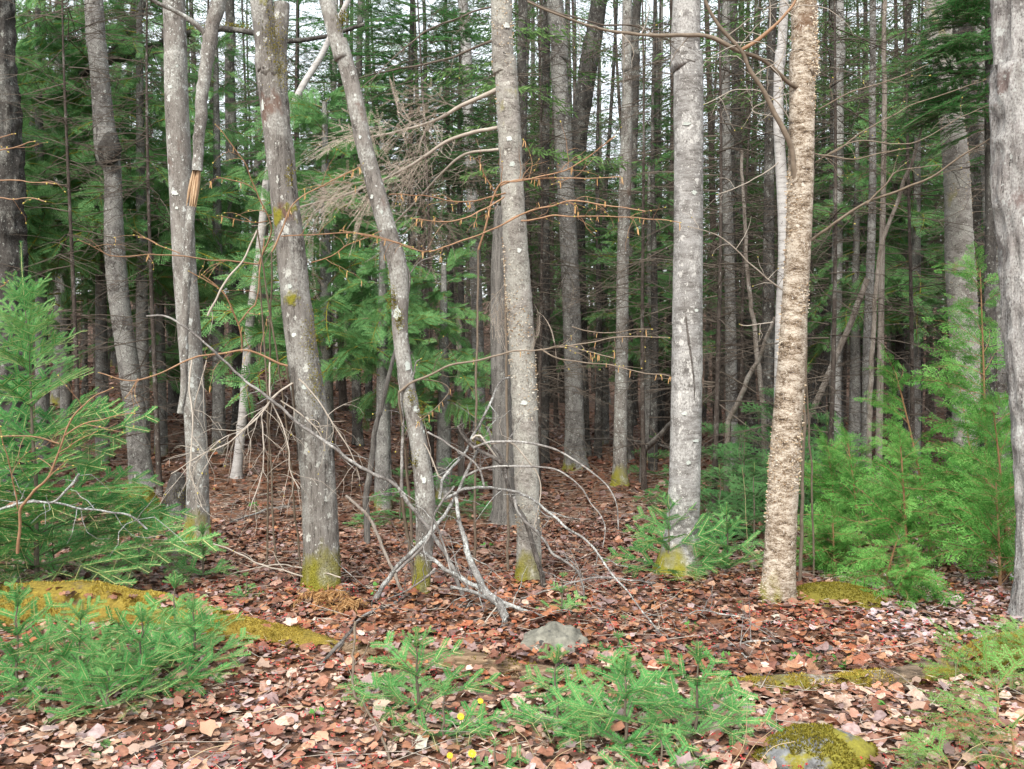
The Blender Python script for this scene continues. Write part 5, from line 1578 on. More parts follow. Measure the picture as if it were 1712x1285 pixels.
# ================================================================== FALLEN BRANCHES AND TANGLE
def crooked(c, amp, seed):
    return c + amp * np.stack([fbm(c * 6 + 31.7 * k, 2, seed + k) for k in range(3)], -1)
def stick(label, curves, mat='stick', seed=0, name='fallen_branch', cat='fallen branch', twigs=0, group=None, grounded=(), jit=0.010):
    """curves: (pixels, d0, d1, w0, w1); None for a distance takes it from the ground there"""
    t, base = None, None
    r_ = np.random.default_rng(seed)
    for i, (pts, d0, d1, w0, w1) in enumerate(curves):
        d0 = hit(*pts[0]) - 0.02 if d0 is None else d0
        d1 = hit(*pts[-1]) - 0.02 if d1 is None else d1
        c = crooked(curve_px(pts, d0, d1), jit, seed + i * 7)
        if jit > 0.005:
            c = c + 0.006 * np.stack([vnoise(c * 17 + 7.7 * k, seed + k) for k in range(3)], -1)
        g = gz(c[:, 0], c[:, 1])
        c[:, 2] = np.maximum(c[:, 2], g + 0.008)
        if t is None:
            base = c[np.argmin(c[:, 2])].copy()
            t = thing(name, label, cat, base, group)
        r = 0.62 * np.linspace(w0, w1, len(c)) / 2 / FPX * np.linspace(d0, d1, len(c))
        m_ = MB()
        tube(m_, c - base, r, 8, 0, lambda th, V: 1 + 0.22 * vnoise(V * 45, seed) + 0.12 * vnoise(V * 14, seed + 2))
        part('limb', m_.mesh('limb', M[mat], True), t)
        for q in range(int(twigs * 2.6 + 2)):
            k = int(r_.uniform(0.2, 0.97) * (len(c) - 1))
            p = c[k]
            dv = unit(r_.normal(0, 1, 3) + [0, 0, 0.1])
            l = r_.uniform(0.08, 0.42)
            pp = [p]
            for s_ in range(4):
                dv = unit(dv + r_.normal(0, 0.35, 3))
                pp.append(pp[-1] + dv * l / 4)
            m2 = MB()
            rr0 = min(r[k] * 0.5, 0.0032)
            tube(m2, np.array(pp) - base, np.linspace(rr0, rr0 * 0.35, 5), 4)
            part('twig', m2.mesh('twig', M[mat]), t)
    return t
TG = 'pale dead branches of the tangle'
stick('long straight grey pole slanting down from the freckled trunk to the tangle', [([(246, 527), (284, 530), (335, 564), (368, 597), (408, 634), (468, 678), (522, 725), (569, 758), (603, 781), (664, 813), (684, 842), (700, 860), (731, 905), (757, 952), (774, 1000)], 6.35, None, 5, 12)], 'stick', 1001, twigs=7, jit=0.014)
stick('white lichened crooked limb standing in the tangle with thick splayed base', [([(761, 832), (771, 888), (784, 929), (801, 969), (811, 989), (834, 1009), (848, 1042)], 6.25, None, 9, 26), ([(707, 922), (737, 945), (771, 965), (804, 985), (838, 1007)], 6.3, 6.1, 10, 13), ([(754, 979), (777, 985), (806, 996), (836, 1008)], 6.1, 6.08, 8, 12), ([(836, 1006), (871, 1019), (911, 1032)], 6.06, 5.95, 12, 6)], 'lichen_stick', 1002, twigs=2, group=TG)
stick('lichened pole leaning from the tangle centre down left to leaves', [([(851, 631), (834, 644), (791, 731), (771, 765), (741, 798), (734, 834)], 6.5, 6.35, 5, 9), ([(800, 748), (780, 790), (760, 830), (734, 872), (690, 922), (660, 952), (630, 996), (620, 1009)], 6.4, None, 7, 14)], 'lichen_stick', 1003, twigs=3, group=TG)
stick('widest pale hoop arching right from the tangle', [([(791, 748), (814, 740), (854, 738), (888, 741), (925, 750), (958, 768), (992, 791), (1018, 815), (1032, 845), (1034, 885)], 6.3, 5.95, 7, 3.5)], 'stick', 1004, group=TG, jit=0.004)
stick('lower pale hoop arching right inside the widest one', [([(778, 796), (801, 785), (831, 780), (871, 780), (921, 783), (948, 795), (972, 815), (988, 842), (1002, 858), (1012, 882), (1008, 915)], 6.35, 6.0, 7, 3)], 'stick', 1005, group=TG, jit=0.004)
stick('long pale arched branch trailing right over the leaves past the stone', [([(741, 836), (777, 816), (811, 815), (854, 820), (881, 830), (911, 850), (948, 882), (978, 902), (1005, 935), (1028, 965), (1045, 982), (1072, 1019), (1119, 1076)], 6.35, None, 9, 4)], 'lichen_stick', 1006, twigs=3, group=TG, jit=0.006)
stick('steep thin hoop crossing in front of the scaly trunk', [([(820, 742), (854, 740), (881, 768), (898, 791), (904, 815), (901, 845), (893, 880)], 6.45, 6.3, 5, 3)], 'pale_twig', 1007, group=TG, jit=0.004)
stick('dark rotten stick propped against the scaly trunk foot', [([(790, 728), (815, 745), (838, 775), (846, 800), (856, 835), (881, 875), (891, 915), (905, 955), (908, 980)], 6.75, None, 9, 15)], 'dark_stick', 1008, group=TG)
stick('dark broken branch crossing the tangle top with pale splintered end', [([(765, 712), (788, 745), (831, 768), (850, 782)], 6.35, 6.3, 6, 12), ([(766, 712), (776, 706), (774, 722), (796, 746)], 6.35, 6.35, 3, 6)], 'dark_stick', 1009, group=TG)
stick('pale broken stub pointing up left in the tangle', [([(814, 712), (822, 735), (831, 751), (843, 775), (846, 800)], 6.5, 6.6, 6, 10)], 'stick', 1010, group=TG)
stick('bent pale branch with broken tip beside the stub', [([(790, 735), (800, 728), (810, 736), (822, 752), (832, 768)], 6.3, 6.35, 6, 5)], 'pale_twig', 1011, group=TG)
stick('thin pale branch rising left from the tangle to the crooked trunk', [([(708, 740), (722, 768), (735, 795), (741, 798)], 6.5, 6.4, 3, 5)], 'pale_twig', 1012, group=TG)
stick('thin grey rod running from the crooked trunk right across the tangle', [([(716, 722), (770, 755), (795, 775), (806, 800), (810, 815)], 6.4, 6.3, 5, 6)], 'stick', 1013, group=TG, twigs=1)
stick('curved grey branch lying along the ground left of the tangle base', [([(580, 1052), (620, 1022), (670, 1014), (714, 1002), (740, 982), (770, 972)], None, None, 8, 8), ([(640, 1004), (690, 980), (716, 962), (728, 950)], None, 6.3, 3, 7)], 'stick', 1014, twigs=4, group=TG)
stick('thin bare branch running right over leaves to the thickest trunk', [([(871, 1002), (921, 985), (962, 972), (1005, 964), (1055, 969), (1100, 976), (1140, 982)], None, None, 5, 5)], 'stick', 1015, twigs=6, group=TG)
stick('forked grey branch falling right from the tangle to the single seedling', [([(858, 830), (871, 862), (905, 898), (925, 925), (955, 945), (972, 965), (977, 1009)], 6.4, None, 9, 5)], 'stick', 1016, twigs=2, group=TG)
stick('drooping thin pole in front of the crooked trunk foot', [([(760, 812), (735, 845), (712, 905), (690, 930), (664, 956)], 6.2, 6.25, 6, 8), ([(722, 860), (735, 890), (748, 930), (756, 966)], 6.2, 6.25, 7, 5)], 'stick', 1017, group=TG)
stick('low straight pole across the stout trunk foot', [([(356, 907), (405, 928), (440, 944), (502, 962), (569, 975), (640, 984)], 6.6, None, 3.5, 6), ([(378, 965), (402, 954), (462, 945), (520, 952), (569, 964)], None, 6.5, 3, 4)], 'pale_twig', 1018, twigs=2)
stick('raw orange broken branch end pointing up left by the crooked trunk', [([(579, 828), (600, 846), (620, 870), (640, 915), (660, 960), (672, 990)], 6.7, None, 8, 10)], 'dead_tan', 1019)
stick('bare brown stem curving down over the leaves to the bottom edge', [([(594, 1040), (590, 1100), (592, 1158), (610, 1178), (626, 1206), (645, 1250), (660, 1300)], 5.0, None, 7, 7)], 'brown_stem', 1020, twigs=3)
stick('dark broken stick with pale flake at the golden log end', [([(592, 1046), (569, 1074), (545, 1102), (528, 1124)], 5.3, None, 9, 10), ([(575, 1072), (560, 1095), (550, 1112)], 5.28, 5.2, 5, 3)], 'dark_stick', 1021)
stick('black fallen branch lying across the wood behind the moss socked trunk', [([(931, 746), (960, 739), (995, 733), (1038, 734), (1080, 740), (1119, 748)], 15.0, 14.2, 4, 9)], 'dark_stick', 1022, twigs=4)
stick('grey fallen branch with fork on the leaves below the golden birch', [([(1170, 1086), (1228, 1084), (1250, 1072), (1290, 1070), (1340, 1074), (1390, 1070)], None, None, 7, 4), ([(1228, 1086), (1245, 1100), (1258, 1112)], None, None, 5, 3)], 'stick', 1023, twigs=4)
stick('straight grey stick on the leaves right of the golden birch', [([(1440, 1036), (1480, 1044), (1530, 1047)], None, None, 5, 5)], 'stick', 1024)
stick('pale broken stick by the moss mound', [([(1395, 1004), (1415, 998), (1426, 992)], None, None, 7, 8)], 'pale_twig', 1025)
stick('curved thin branch on leaves left of the golden birch foot', [([(1142, 1042), (1165, 1022), (1200, 1024), (1250, 1034), (1290, 1046)], None, None, 5, 3)], 'stick', 1026, twigs=4)
stick('brittle grey twig lying below the tangle right of the stone', [([(1000, 1072), (1060, 1062), (1110, 1052), (1150, 1050)], None, None, 4, 3)], 'pale_twig', 1027, twigs=4)
stick('lichened fallen stick under the young fir at the left', [([(-20, 858), (45, 840), (90, 838), (118, 812), (132, 792)], 5.9, 5.7, 7, 6), ([(90, 838), (130, 848), (180, 855), (215, 862), (245, 885)], 5.8, 5.9, 6, 5)], 'lichen_stick', 1028, twigs=3)
stick('thin grey twig thrown over the leaves below the lichened limb', [([(836, 1006), (820, 1030), (800, 1055)], 5.95, None, 4, 3)], 'pale_twig', 1029)
stick('pale thin stick between the rotten log and the stone', [([(790, 1060), (820, 1052), (850, 1046)], None, None, 4, 4), ([(880, 1060), (910, 1072), (940, 1088)], None, None, 5, 4)], 'lichen_stick', 1030)
stick('bare root like branch lying low behind the tangle', [([(706, 1018), (740, 1014), (780, 1018), (820, 1006)], None, None, 10, 7)], 'dark_stick', 1031, twigs=2)
stick('thin fallen branch on brown leaves left of the stout trunk', [([(345, 885), (400, 868), (450, 850), (500, 846)], None, None, 4, 5)], 'stick', 1032, twigs=5)
stick('orange brown rotten stick lying in the rear leaves', [([(420, 832), (460, 826), (505, 822)], None, None, 6, 7)], 'dead_tan', 1033)

# ================================================================== BARE SHRUBS WITH CATKINS
cm = MB()
zc_ = np.linspace(0, -1, 7)
tube(cm, np.stack([0.05 * np.sin(zc_ * 3), 0 * zc_, zc_], -1), 0.062 * np.array([0.5, 0.9, 1, 1, 1, 0.9, 0.4]), 6)
CATKIN = cm.mesh('catkin', M['catkin'], True)
bm_ = MB()
tube(bm_, np.array([[0, 0, 0], [0, 0, 0.4], [0, 0, 0.75], [0, 0, 1]]), [0.12, 0.32, 0.26, 0.02], 6)
BUD = bm_.mesh('bud', M['bud_yellow'], True)
def shrub(label, curves, mat, seed, ncat=0, twigs=5, buds=6, group=None, name='hazel_shrub', cat='hazel shrub', tl=(0.08, 0.3), droop=-0.1, foot=None, jit=0.016):
    r_ = np.random.default_rng(seed)
    cs = []
    for i, (pts, d0, d1, w0, w1) in enumerate(curves):
        d0 = hit(*pts[0]) if d0 is None else d0
        c = crooked(curve_px(pts, d0, d1), jit, seed + 5 * i)
        cs.append((c, 0.74 * np.linspace(w0, w1, len(c)) / 2 / FPX * np.linspace(d0, d1, len(c))))
    if foot is not None:        # stem that carries the traced branches up from the ground
        fx, fy = foot
        top = cs[0][0][0]
        q = catmull(np.array([[fx, fy, float(gz(fx, fy)) - 0.03], [fx * 0.6 + top[0] * 0.4, fy * 0.6 + top[1] * 0.4, top[2] * 0.5], top]), 40)
        cs.insert(0, (crooked(q, 0.012, seed + 90), np.linspace(cs[0][1][0] * 1.3, cs[0][1][0] * 0.9, 40)))
    base = min((c[np.argmin(c[:, 2])] for c, r in cs), key=lambda p: p[2]).copy()
    t = thing(name, label, cat, base, group)
    ends = []
    for i, (c, r) in enumerate(cs):
        m_ = MB()
        tube(m_, c - base, r, 6, 0, lambda th, V: 1 + 0.1 * vnoise(V * 30, seed))
        br = part('branch', m_.mesh('branch', BS if (foot is not None and i == 0) else mat, True), t)
        if foot is not None and i == 0:
            continue
        nt_ = max(1, int(twigs * len(c) / 40))
        for q in range(nt_):
            k = int(r_.uniform(0.15, 0.98) * (len(c) - 1))
            p, tdir = c[k], unit(c[min(k + 1, len(c) - 1)] - c[max(k - 1, 0)])
            dv = unit(tdir * 0.7 + r_.normal(0, 0.6, 3))
            l = r_.uniform(*tl)
            pp = [p]
            for s_ in range(5):
                dv = unit(dv + r_.normal(0, 0.22, 3) + [0, 0, droop])
                pp.append(pp[-1] + dv * l / 5)
            rr0 = min(r[k] * 0.6, 0.0028)
            m2 = MB()
            tube(m2, np.array(pp) - base, np.linspace(rr0, 0.0008, 6), 4)
            if l > 0.2:
                k2 = 2
                d2 = unit(unit(pp[3] - pp[2]) + r_.normal(0, 0.7, 3))
                tube(m2, np.array([pp[k2], pp[k2] + d2 * l * 0.2, pp[k2] + unit(d2 + r_.normal(0, 0.3, 3)) * l * 0.4]) - base, [rr0 * 0.6, rr0 * 0.5, 0.0007], 4)
            part('twig', m2.mesh('twig', mat), br)
            ends.append((pp[-1], dv))
            ends.append((pp[3], unit(dv + r_.normal(0, 0.8, 3))))
        ends.append((c[-1], unit(c[-1] - c[-3])))
        ends += [(c[int(f * (len(c) - 1))], unit(r_.normal(0, 1, 3))) for f in np.linspace(0.35, 0.95, max(1, buds // 2))]
    r_.shuffle(ends)
    for (p, dv) in ends[:buds * len(curves)]:
        b = part('bud', BUD, t, p - base, Vector(dv).to_track_quat('Z', 'Y').to_euler(), r_.uniform(0.009, 0.014))
    cand = [c[int(f * (len(c) - 1))] for c, r in cs[(1 if foot is not None else 0):] for f in r_.uniform(0.35, 1.0, 12)] + [e[0] for e in ends]
    for k in range(ncat):
        p = cand[int(r_.integers(len(cand)))]
        n2 = 1 + int(r_.random() < 0.5)
        for q in range(n2):
            part('catkin', CATKIN, t, p - base + [0.006 * q, 0, -r_.random() * 0.004], (r_.normal(0, 0.15), r_.normal(0, 0.15), r_.uniform(0, 6)), r_.uniform(0.028, 0.05))
    return t
OT, PT, BS = M['orange_twig'], M['pale_twig'], M['brown_stem']
GH = 'bare hazels among the trunks'
shrub('hazel with catkins spreading right across the scaly trunk at mid height', [
    ([(800, 420), (831, 315), (871, 301), (955, 281), (1025, 231)], 6.6, 6.3, 5, 2.5), ([(835, 312), (871, 301), (938, 298), (1038, 296)], 6.6, 6.2, 4, 2),
    ([(845, 372), (878, 355), (955, 335), (1005, 341), (1079, 353)], 6.6, 6.1, 5, 2), ([(870, 368), (938, 361), (1055, 363), (1135, 370)], 6.5, 6.1, 4, 2),
    ([(845, 322), (771, 338), (704, 328), (650, 322)], 6.6, 6.3, 4, 2), ([(866, 360), (811, 388), (757, 408), (710, 418), (637, 398), (570, 385)], 6.5, 6.1, 4, 2),
    ([(830, 330), (812, 296), (800, 262)], 6.6, 6.5, 4, 2), ([(845, 330), (800, 356), (742, 372), (690, 366)], 6.55, 6.2, 4, 2)],
    OT, 1101, 44, 9, 9, GH, foot=(P(792, 0, 6.9)[0], 6.9))
shrub('hazel branch with catkins reaching right past the moss socked trunk', [
    ([(668, 655), (694, 637), (751, 611), (804, 601), (854, 587), (898, 584), (972, 574), (1038, 564), (1119, 564)], 6.5, 6.1, 6, 2.2),
    ([(905, 584), (931, 597), (965, 601), (1025, 612), (1119, 631)], 6.35, 6.1, 4, 2), ([(958, 545), (1005, 555), (1089, 550)], 6.3, 6.2, 3, 2), ([(700, 634), (740, 640), (752, 655), (720, 690), (700, 704)], 6.5, 6.4, 3, 2), ([(950, 578), (990, 590), (1026, 600)], 6.3, 6.1, 3, 2)],
    BS, 1102, 26, 6, 7, GH, foot=(P(690, 0, 6.95)[0], 6.95))
shrub('pair of straight hazel shoots rising beside the crooked slender trunk', [
    ([(672, 830), (671, 790), (674, 714), (670, 664), (665, 591), (668, 540), (682, 490), (685, 457), (672, 430)], 6.6, 6.55, 8, 4),
    ([(704, 790), (690, 735), (682, 680), (676, 640), (670, 600)], 6.55, 6.6, 6, 5), ([(684, 660), (690, 630), (695, 606), (703, 600)], 6.55, 6.5, 4, 2.5), ([(685, 457), (704, 435), (740, 425)], 6.55, 6.5, 3, 2)],
    M['stick'], 1103, 0, 3, 3, GH, foot=(P(690, 0, 6.7)[0], 6.7), jit=0.006)
shrub('orange hazel with forked upright branches between freckled and stout trunks', [
    ([(482, 611), (435, 591), (403, 586), (341, 594), (318, 601), (231, 634), (167, 624)], 6.6, 6.2, 6, 2.5), ([(404, 588), (403, 570), (398, 540), (375, 490), (338, 460)], 6.6, 6.4, 5, 2.5),
    ([(398, 540), (420, 515), (428, 504), (435, 450), (440, 400)], 6.55, 6.6, 4, 2.5), ([(375, 490), (360, 478), (318, 455)], 6.5, 6.4, 3, 2), ([(231, 634), (222, 650), (210, 664)], 6.4, 6.4, 3, 2)],
    OT, 1104, 5, 5, 8, GH, foot=(P(520, 0, 7.4)[0], 7.4))
shrub('drooping bare twigs hanging between the freckled and the stout trunk', [
    ([(490, 640), (455, 664), (442, 684), (418, 708), (378, 741), (335, 761), (284, 791)], 6.5, 6.1, 5, 2), ([(470, 650), (438, 690), (438, 718), (442, 751), (435, 805), (418, 852)], 6.5, 6.2, 4, 2),
    ([(452, 607), (454, 664), (469, 708), (482, 751), (485, 785), (502, 815)], 6.5, 6.3, 4, 2), ([(321, 601), (318, 644), (323, 698), (321, 748), (318, 791), (328, 825), (338, 848)], 6.4, 6.2, 4, 2),
    ([(345, 601), (328, 658), (321, 698)], 6.4, 6.35, 3, 2), ([(455, 664), (430, 690), (405, 720), (370, 735), (352, 752)], 6.4, 6.0, 3, 1.8), ([(470, 668), (498, 690), (530, 720), (545, 755)], 6.5, 6.5, 4, 2), ([(500, 632), (530, 665), (560, 715), (590, 760), (600, 800)], 6.5, 6.4, 4, 2)],
    PT, 1105, 0, 13, 3, GH, tl=(0.1, 0.42), droop=-0.22, foot=(P(512, 0, 7.5)[0], 7.5))
shrub('thin orange branch with catkins passing in front of the crooked trunk', [
    ([(455, 420), (492, 343), (529, 315), (562, 298), (601, 278)], 6.4, 6.2, 4, 2), ([(470, 395), (520, 392), (575, 390), (620, 392), (690, 412)], 6.4, 6.2, 3, 2), ([(520, 440), (560, 425), (590, 405), (640, 386)], 6.4, 6.2, 3, 2)],
    OT, 1106, 16, 5, 6, GH, foot=(P(440, 0, 7.3)[0], 7.3))
shrub('orange twig with hanging catkins above the broken stem splinters', [
    ([(432, 440), (452, 378), (432, 331), (415, 281), (395, 251), (360, 207)], 6.9, 6.5, 4, 2), ([(430, 320), (415, 311), (365, 294)], 6.7, 6.5, 3, 2), ([(448, 368), (418, 370), (365, 360)], 6.8, 6.5, 3, 2), ([(432, 440), (380, 435), (270, 425), (194, 427), (167, 417), (130, 400)], 6.9, 6.0, 4, 2), ([(300, 424), (250, 400), (232, 396)], 6.3, 6.2, 3, 2)],
    OT, 1107, 9, 4, 7, GH, foot=(P(455, 0, 7.4)[0], 7.4))
shrub('orange twigged shrub before the young fir at the left edge', [
    ([(28, 925), (32, 860), (45, 835), (81, 797), (97, 760), (110, 715), (145, 670), (188, 648)], 5.7, 5.4, 8, 2.5), ([(110, 728), (150, 705), (205, 690), (222, 690)], 5.5, 5.3, 4, 2), ([(97, 741), (60, 728), (-10, 731)], 5.5, 5.3, 4, 2), ([(100, 756), (134, 735), (161, 720)], 5.5, 5.3, 3, 2), ([(30, 848), (20, 805), (5, 740), (-8, 700)], 5.6, 5.4, 4, 2), ([(81, 797), (104, 776), (112, 768)], 5.5, 5.4, 3, 2)],
    OT, 1108, 0, 3, 9, None, 'bare_shrub', 'bare shrub')
shrub('bare orange twigs entering from the left edge before the cedar', [
    ([(-60, 260), (0, 231), (27, 222)], 5.6, 5.3, 4, 2), ([(-60, 270), (0, 251), (57, 238)], 5.6, 5.3, 4, 2), ([(-60, 296), (0, 299), (90, 306)], 5.6, 5.2, 4, 2), ([(-60, 335), (0, 333), (74, 335)], 5.6, 5.2, 4, 2), ([(-60, 500), (0, 480), (14, 470)], 5.6, 5.4, 3, 2)],
    OT, 1109, 0, 3, 6, None, 'bare_shrub', 'bare shrub', foot=(P(-110, 0, 5.8)[0], 5.8))
# limbs of the golden birch and the twigs that cross it
t, b, cc, rr, d = TR['t17']
for pts, e0, e1, w0, w1, mt in (([(1331, 301), (1321, 244), (1297, 194), (1277, 151), (1250, 110), (1237, 84), (1200, 40), (1178, -10)], -0.05, -0.3, 10, 5, BS), ([(1237, 84), (1270, 66), (1300, 40), (1327, 7), (1335, -20)], -0.215, -0.3, 7, 4, OT), ([(1237, 84), (1197, 64), (1140, 58), (1052, 57), (988, 43), (921, 20), (881, 3)], -0.215, -0.6, 8, 3, BS), ([(1338, 146), (1320, 140), (1284, 104), (1240, 86)], -0.05, -0.215, 8, 6, BS)):
    o, c, r = limb(t, b, 'dead_limb', pts, d + e0, d + e1, w0, w1, mt, int(w0 * 7 + w1 * 31), 7)
    r_ = np.random.default_rng(int(w0 * 100))
    for q in range(7):
        k = int(r_.uniform(0.25, 0.95) * (len(c) - 1))
        dv = unit(r_.normal(0, 1, 3) * [1, 0.6, 0.8])
        l = r_.uniform(0.15, 0.5)
        pp = [c[k]]
        for s_ in range(6):
            dv = unit(dv + r_.normal(0, 0.25, 3))
            pp.append(pp[-1] + dv * l / 6)
        m2 = MB()
        tube(m2, np.array(pp) - b, np.linspace(0.0035, 0.001, 7), 4)
        part('twig', m2.mesh('twig', PT), t)
shrub('long bare branches fanning right from the golden birch to the furrowed trunk', [
    ([(1354, 402), (1404, 368), (1451, 338), (1508, 315), (1568, 288), (1608, 261), (1662, 228), (1720, 190)], 6.7, 6.3, 7, 3), ([(1451, 338), (1480, 310), (1505, 285), (1575, 274)], 6.55, 6.5, 4, 2),
    ([(1368, 181), (1418, 154), (1485, 134), (1552, 107)], 6.6, 6.4, 4, 2), ([(1331, 248), (1380, 261), (1428, 266), (1475, 254), (1525, 246)], 6.6, 6.4, 4, 2), ([(1381, 261), (1475, 201), (1568, 160), (1662, 127)], 6.6, 6.4, 4, 2), ([(1365, 272), (1430, 236), (1520, 240), (1600, 200), (1655, 175)], 6.6, 6.3, 3, 2)],
    BS, 1110, 0, 6, 6, GH, foot=(P(1345, 0, 6.95)[0], 6.95))
shrub('thin pale bare twigs crossing before the thickest trunk and white birch', [
    ([(1340, 508), (1300, 478), (1255, 440), (1200, 395), (1150, 378)], 7.0, 6.8, 4, 2), ([(1300, 270), (1250, 306), (1200, 325)], 7.0, 6.9, 3, 2), ([(1340, 150), (1260, 180), (1310, 198)], 7.0, 6.8, 3, 2), ([(1345, 250), (1300, 170), (1240, 150), (1180, 175)], 6.9, 6.8, 3, 2), ([(1290, 540), (1250, 545), (1238, 542)], 7.0, 6.9, 3, 2)],
    PT, 1111, 0, 7, 4, GH, foot=(P(1370, 0, 7.3)[0], 7.3))
shrub('slender dark bough slanting across the top from scaly trunk to crooked trunk', [
    ([(838, 8), (804, 17), (730, 43), (690, 70), (654, 100), (600, 150)], 7.0, 6.6, 5, 2), ([(838, 60), (764, 94), (720, 104), (670, 114), (593, 132)], 7.3, 7.0, 7, 2.5), ([(880, 0), (930, 20), (1000, 40), (1060, 44), (1125, 70)], 6.9, 6.7, 5, 2)],
    M['dead_branch'], 1112, 0, 12, 2, None, 'dead_bough', 'dead bough', tl=(0.15, 0.5), foot=(P(850, 0, 7.35)[0], 7.35))
shrub('thin pale stick hanging diagonally right of the freckled trunk', [([(430, 385), (405, 435), (378, 470), (346, 526)], 6.4, 6.3, 4, 5)], M['pale_twig'], 1113, 0, 1, 0, None, 'dead_stick', 'dead stick', foot=(P(500, 0, 6.95)[0], 6.95))
# bare side twigs of the poles and dead lower branches between the right-hand trunks
r_ = np.random.default_rng(1200)
def dry_tree(label, px, d, seed, H=7.0, r=0.03):
    x = P(px, 600, d)[0]
    t = thing('dead_conifer', label, 'dead tree', (x, d, float(gz(x, d))), 'dead thin conifers in the right hand gloom')
    part('trunk', bg_trunk(seed, H, r).mesh('thin_trunk', M['spruce_red'], True), t)
    part('dead_branches', dead_twigs(seed, 0.5, H * 0.8, 95, (0.4, 1.5)).mesh('dead_branches', M['dead_branch']), t, kind='stuff')
for k, (px, d, lb) in enumerate(((1198, 10.5, 'thin dead conifer bristling with twigs right beside the thickest trunk'), (1385, 10.0, 'thin dead conifer bristling with twigs right behind the golden birch'), (1520, 11.0, 'thin dead conifer bristling with twigs left of the ragged birch'), (1660, 11.5, 'thin dead conifer bristling with twigs right of the ragged birch'), (1245, 13.0, 'thin dead conifer bristling with twigs under the white birch top'), (1085, 12.0, 'thin dead conifer bristling with twigs left of the thickest trunk'), (905, 12.5, 'thin dead conifer bristling with twigs right of the scaly trunk'), (720, 12.5, 'thin dead conifer bristling with twigs behind the brown bough'), (120, 11.2, 'thin dead conifer bristling with twigs left of the burl trunk'), (260, 11.0, 'thin dead conifer bristling with twigs right of the burl trunk'), (500, 13.5, 'thin dead conifer bristling with twigs behind the stout trunk'))):
    dry_tree(lb, px, d, 1300 + k)

# ================================================================== SMALL THINGS
# dead bracken at the foot of the stout trunk
def bracken(label, px, py, seed, n=7, L=0.28):
    r_ = np.random.default_rng(seed)
    base = fp(px, py)
    t = thing('dead_fern', label, 'dead fern', base)
    for k in range(n):
        a = r_.uniform(0, 6.283)
        h = np.array([math.cos(a), math.sin(a) * 0.6, 0])
        s = np.linspace(0, 1, 10)
        l = L * r_.uniform(0.7, 1.2)
        c = h * (s * l * 0.8)[:, None] + np.stack([0 * s, 0 * s, l * (0.75 * s - 0.95 * s ** 2.2) + 0.05], -1)
        m_ = MB()
        tube(m_, c, np.linspace(0.003, 0.001, 10), 4)
        i = np.repeat(np.arange(2, 10), 8)
        sd = np.tile([-1, 1] * 4, 8)
        side = np.cross(h, [0, 0, 1.0])
        b_ = c[i] + r_.normal(0, 0.006, (len(i), 3))
        blades(m_, b_, side * sd[:, None] + r_.normal(0, 0.4, (len(i), 3)) + [0, 0, -0.5], r_.normal(0, 1, (len(i), 3)), 0.03 + 0.05 * (1 - s[i]), 0.010, 0)
        part('frond', m_.mesh('frond', M['fern_dead']), t)
bracken('dead orange bracken collapsed in front of the stout furrowed trunk', 545, 1012, 1401)
bracken('dead orange bracken lying right of the stout trunk foot', 598, 1030, 1402, 5, 0.24)
# yellow flowers
fm = MB()
a = np.linspace(0, 6.283, 15)[:-1]
for rr_, zz_ in ((0.9, 0.18), (0.7, 0.3)):
    D = np.stack([np.cos(a), np.sin(a), 0 * a + zz_], -1)
    blades(fm, D * 0.12, D, np.cross(D, [0, 0, 1.0]), rr_, 0.36)
PETALS = fm.mesh('petals', M['petal'])
fm = MB()
zc_ = np.linspace(-0.12, 0.14, 6)
tube(fm, np.stack([0 * zc_, 0 * zc_, zc_], -1), 0.26 * np.sqrt(np.clip(1 - (zc_ / 0.15) ** 2, 0.05, 1)), 10)
DISC = fm.mesh('disc', M['bud_yellow'], True)
for (px, py, h, lb, s_) in ((803, 1172, 0.14, 'yellow coltsfoot flower standing highest of the four', 0.016), (770, 1198, 0.12, 'yellow coltsfoot flower on the fir seedling, left of the highest', 0.018), (752, 1263, 0.05, 'small round yellow coltsfoot flower lowest on the left', 0.014), (789, 1260, 0.05, 'wide yellow coltsfoot flower low down beside the small round one', 0.019)):
    d = hit(px, py) - 0.25
    p = P(px, py, d)
    g = float(gz(p[0], p[1]))
    t = thing('coltsfoot_flower', lb, 'flower', (p[0], p[1], g), 'yellow flowers by the fir seedlings')
    hh = max(0.04, p[2] - g)
    m_ = MB()
    tube(m_, np.array([[0.0, 0, -0.01], [0.006, 0, hh * 0.5], [0, 0, hh]]), [0.002, 0.0018, 0.002], 5)
    part('stem', m_.mesh('stem', M['herb'], True), t)
    part('petals', PETALS, t, (0, 0, hh), (0.75, 0.2, 0), s_)
    part('disc', DISC, t, (0, 0, hh), (0.75, 0.2, 0), s_)
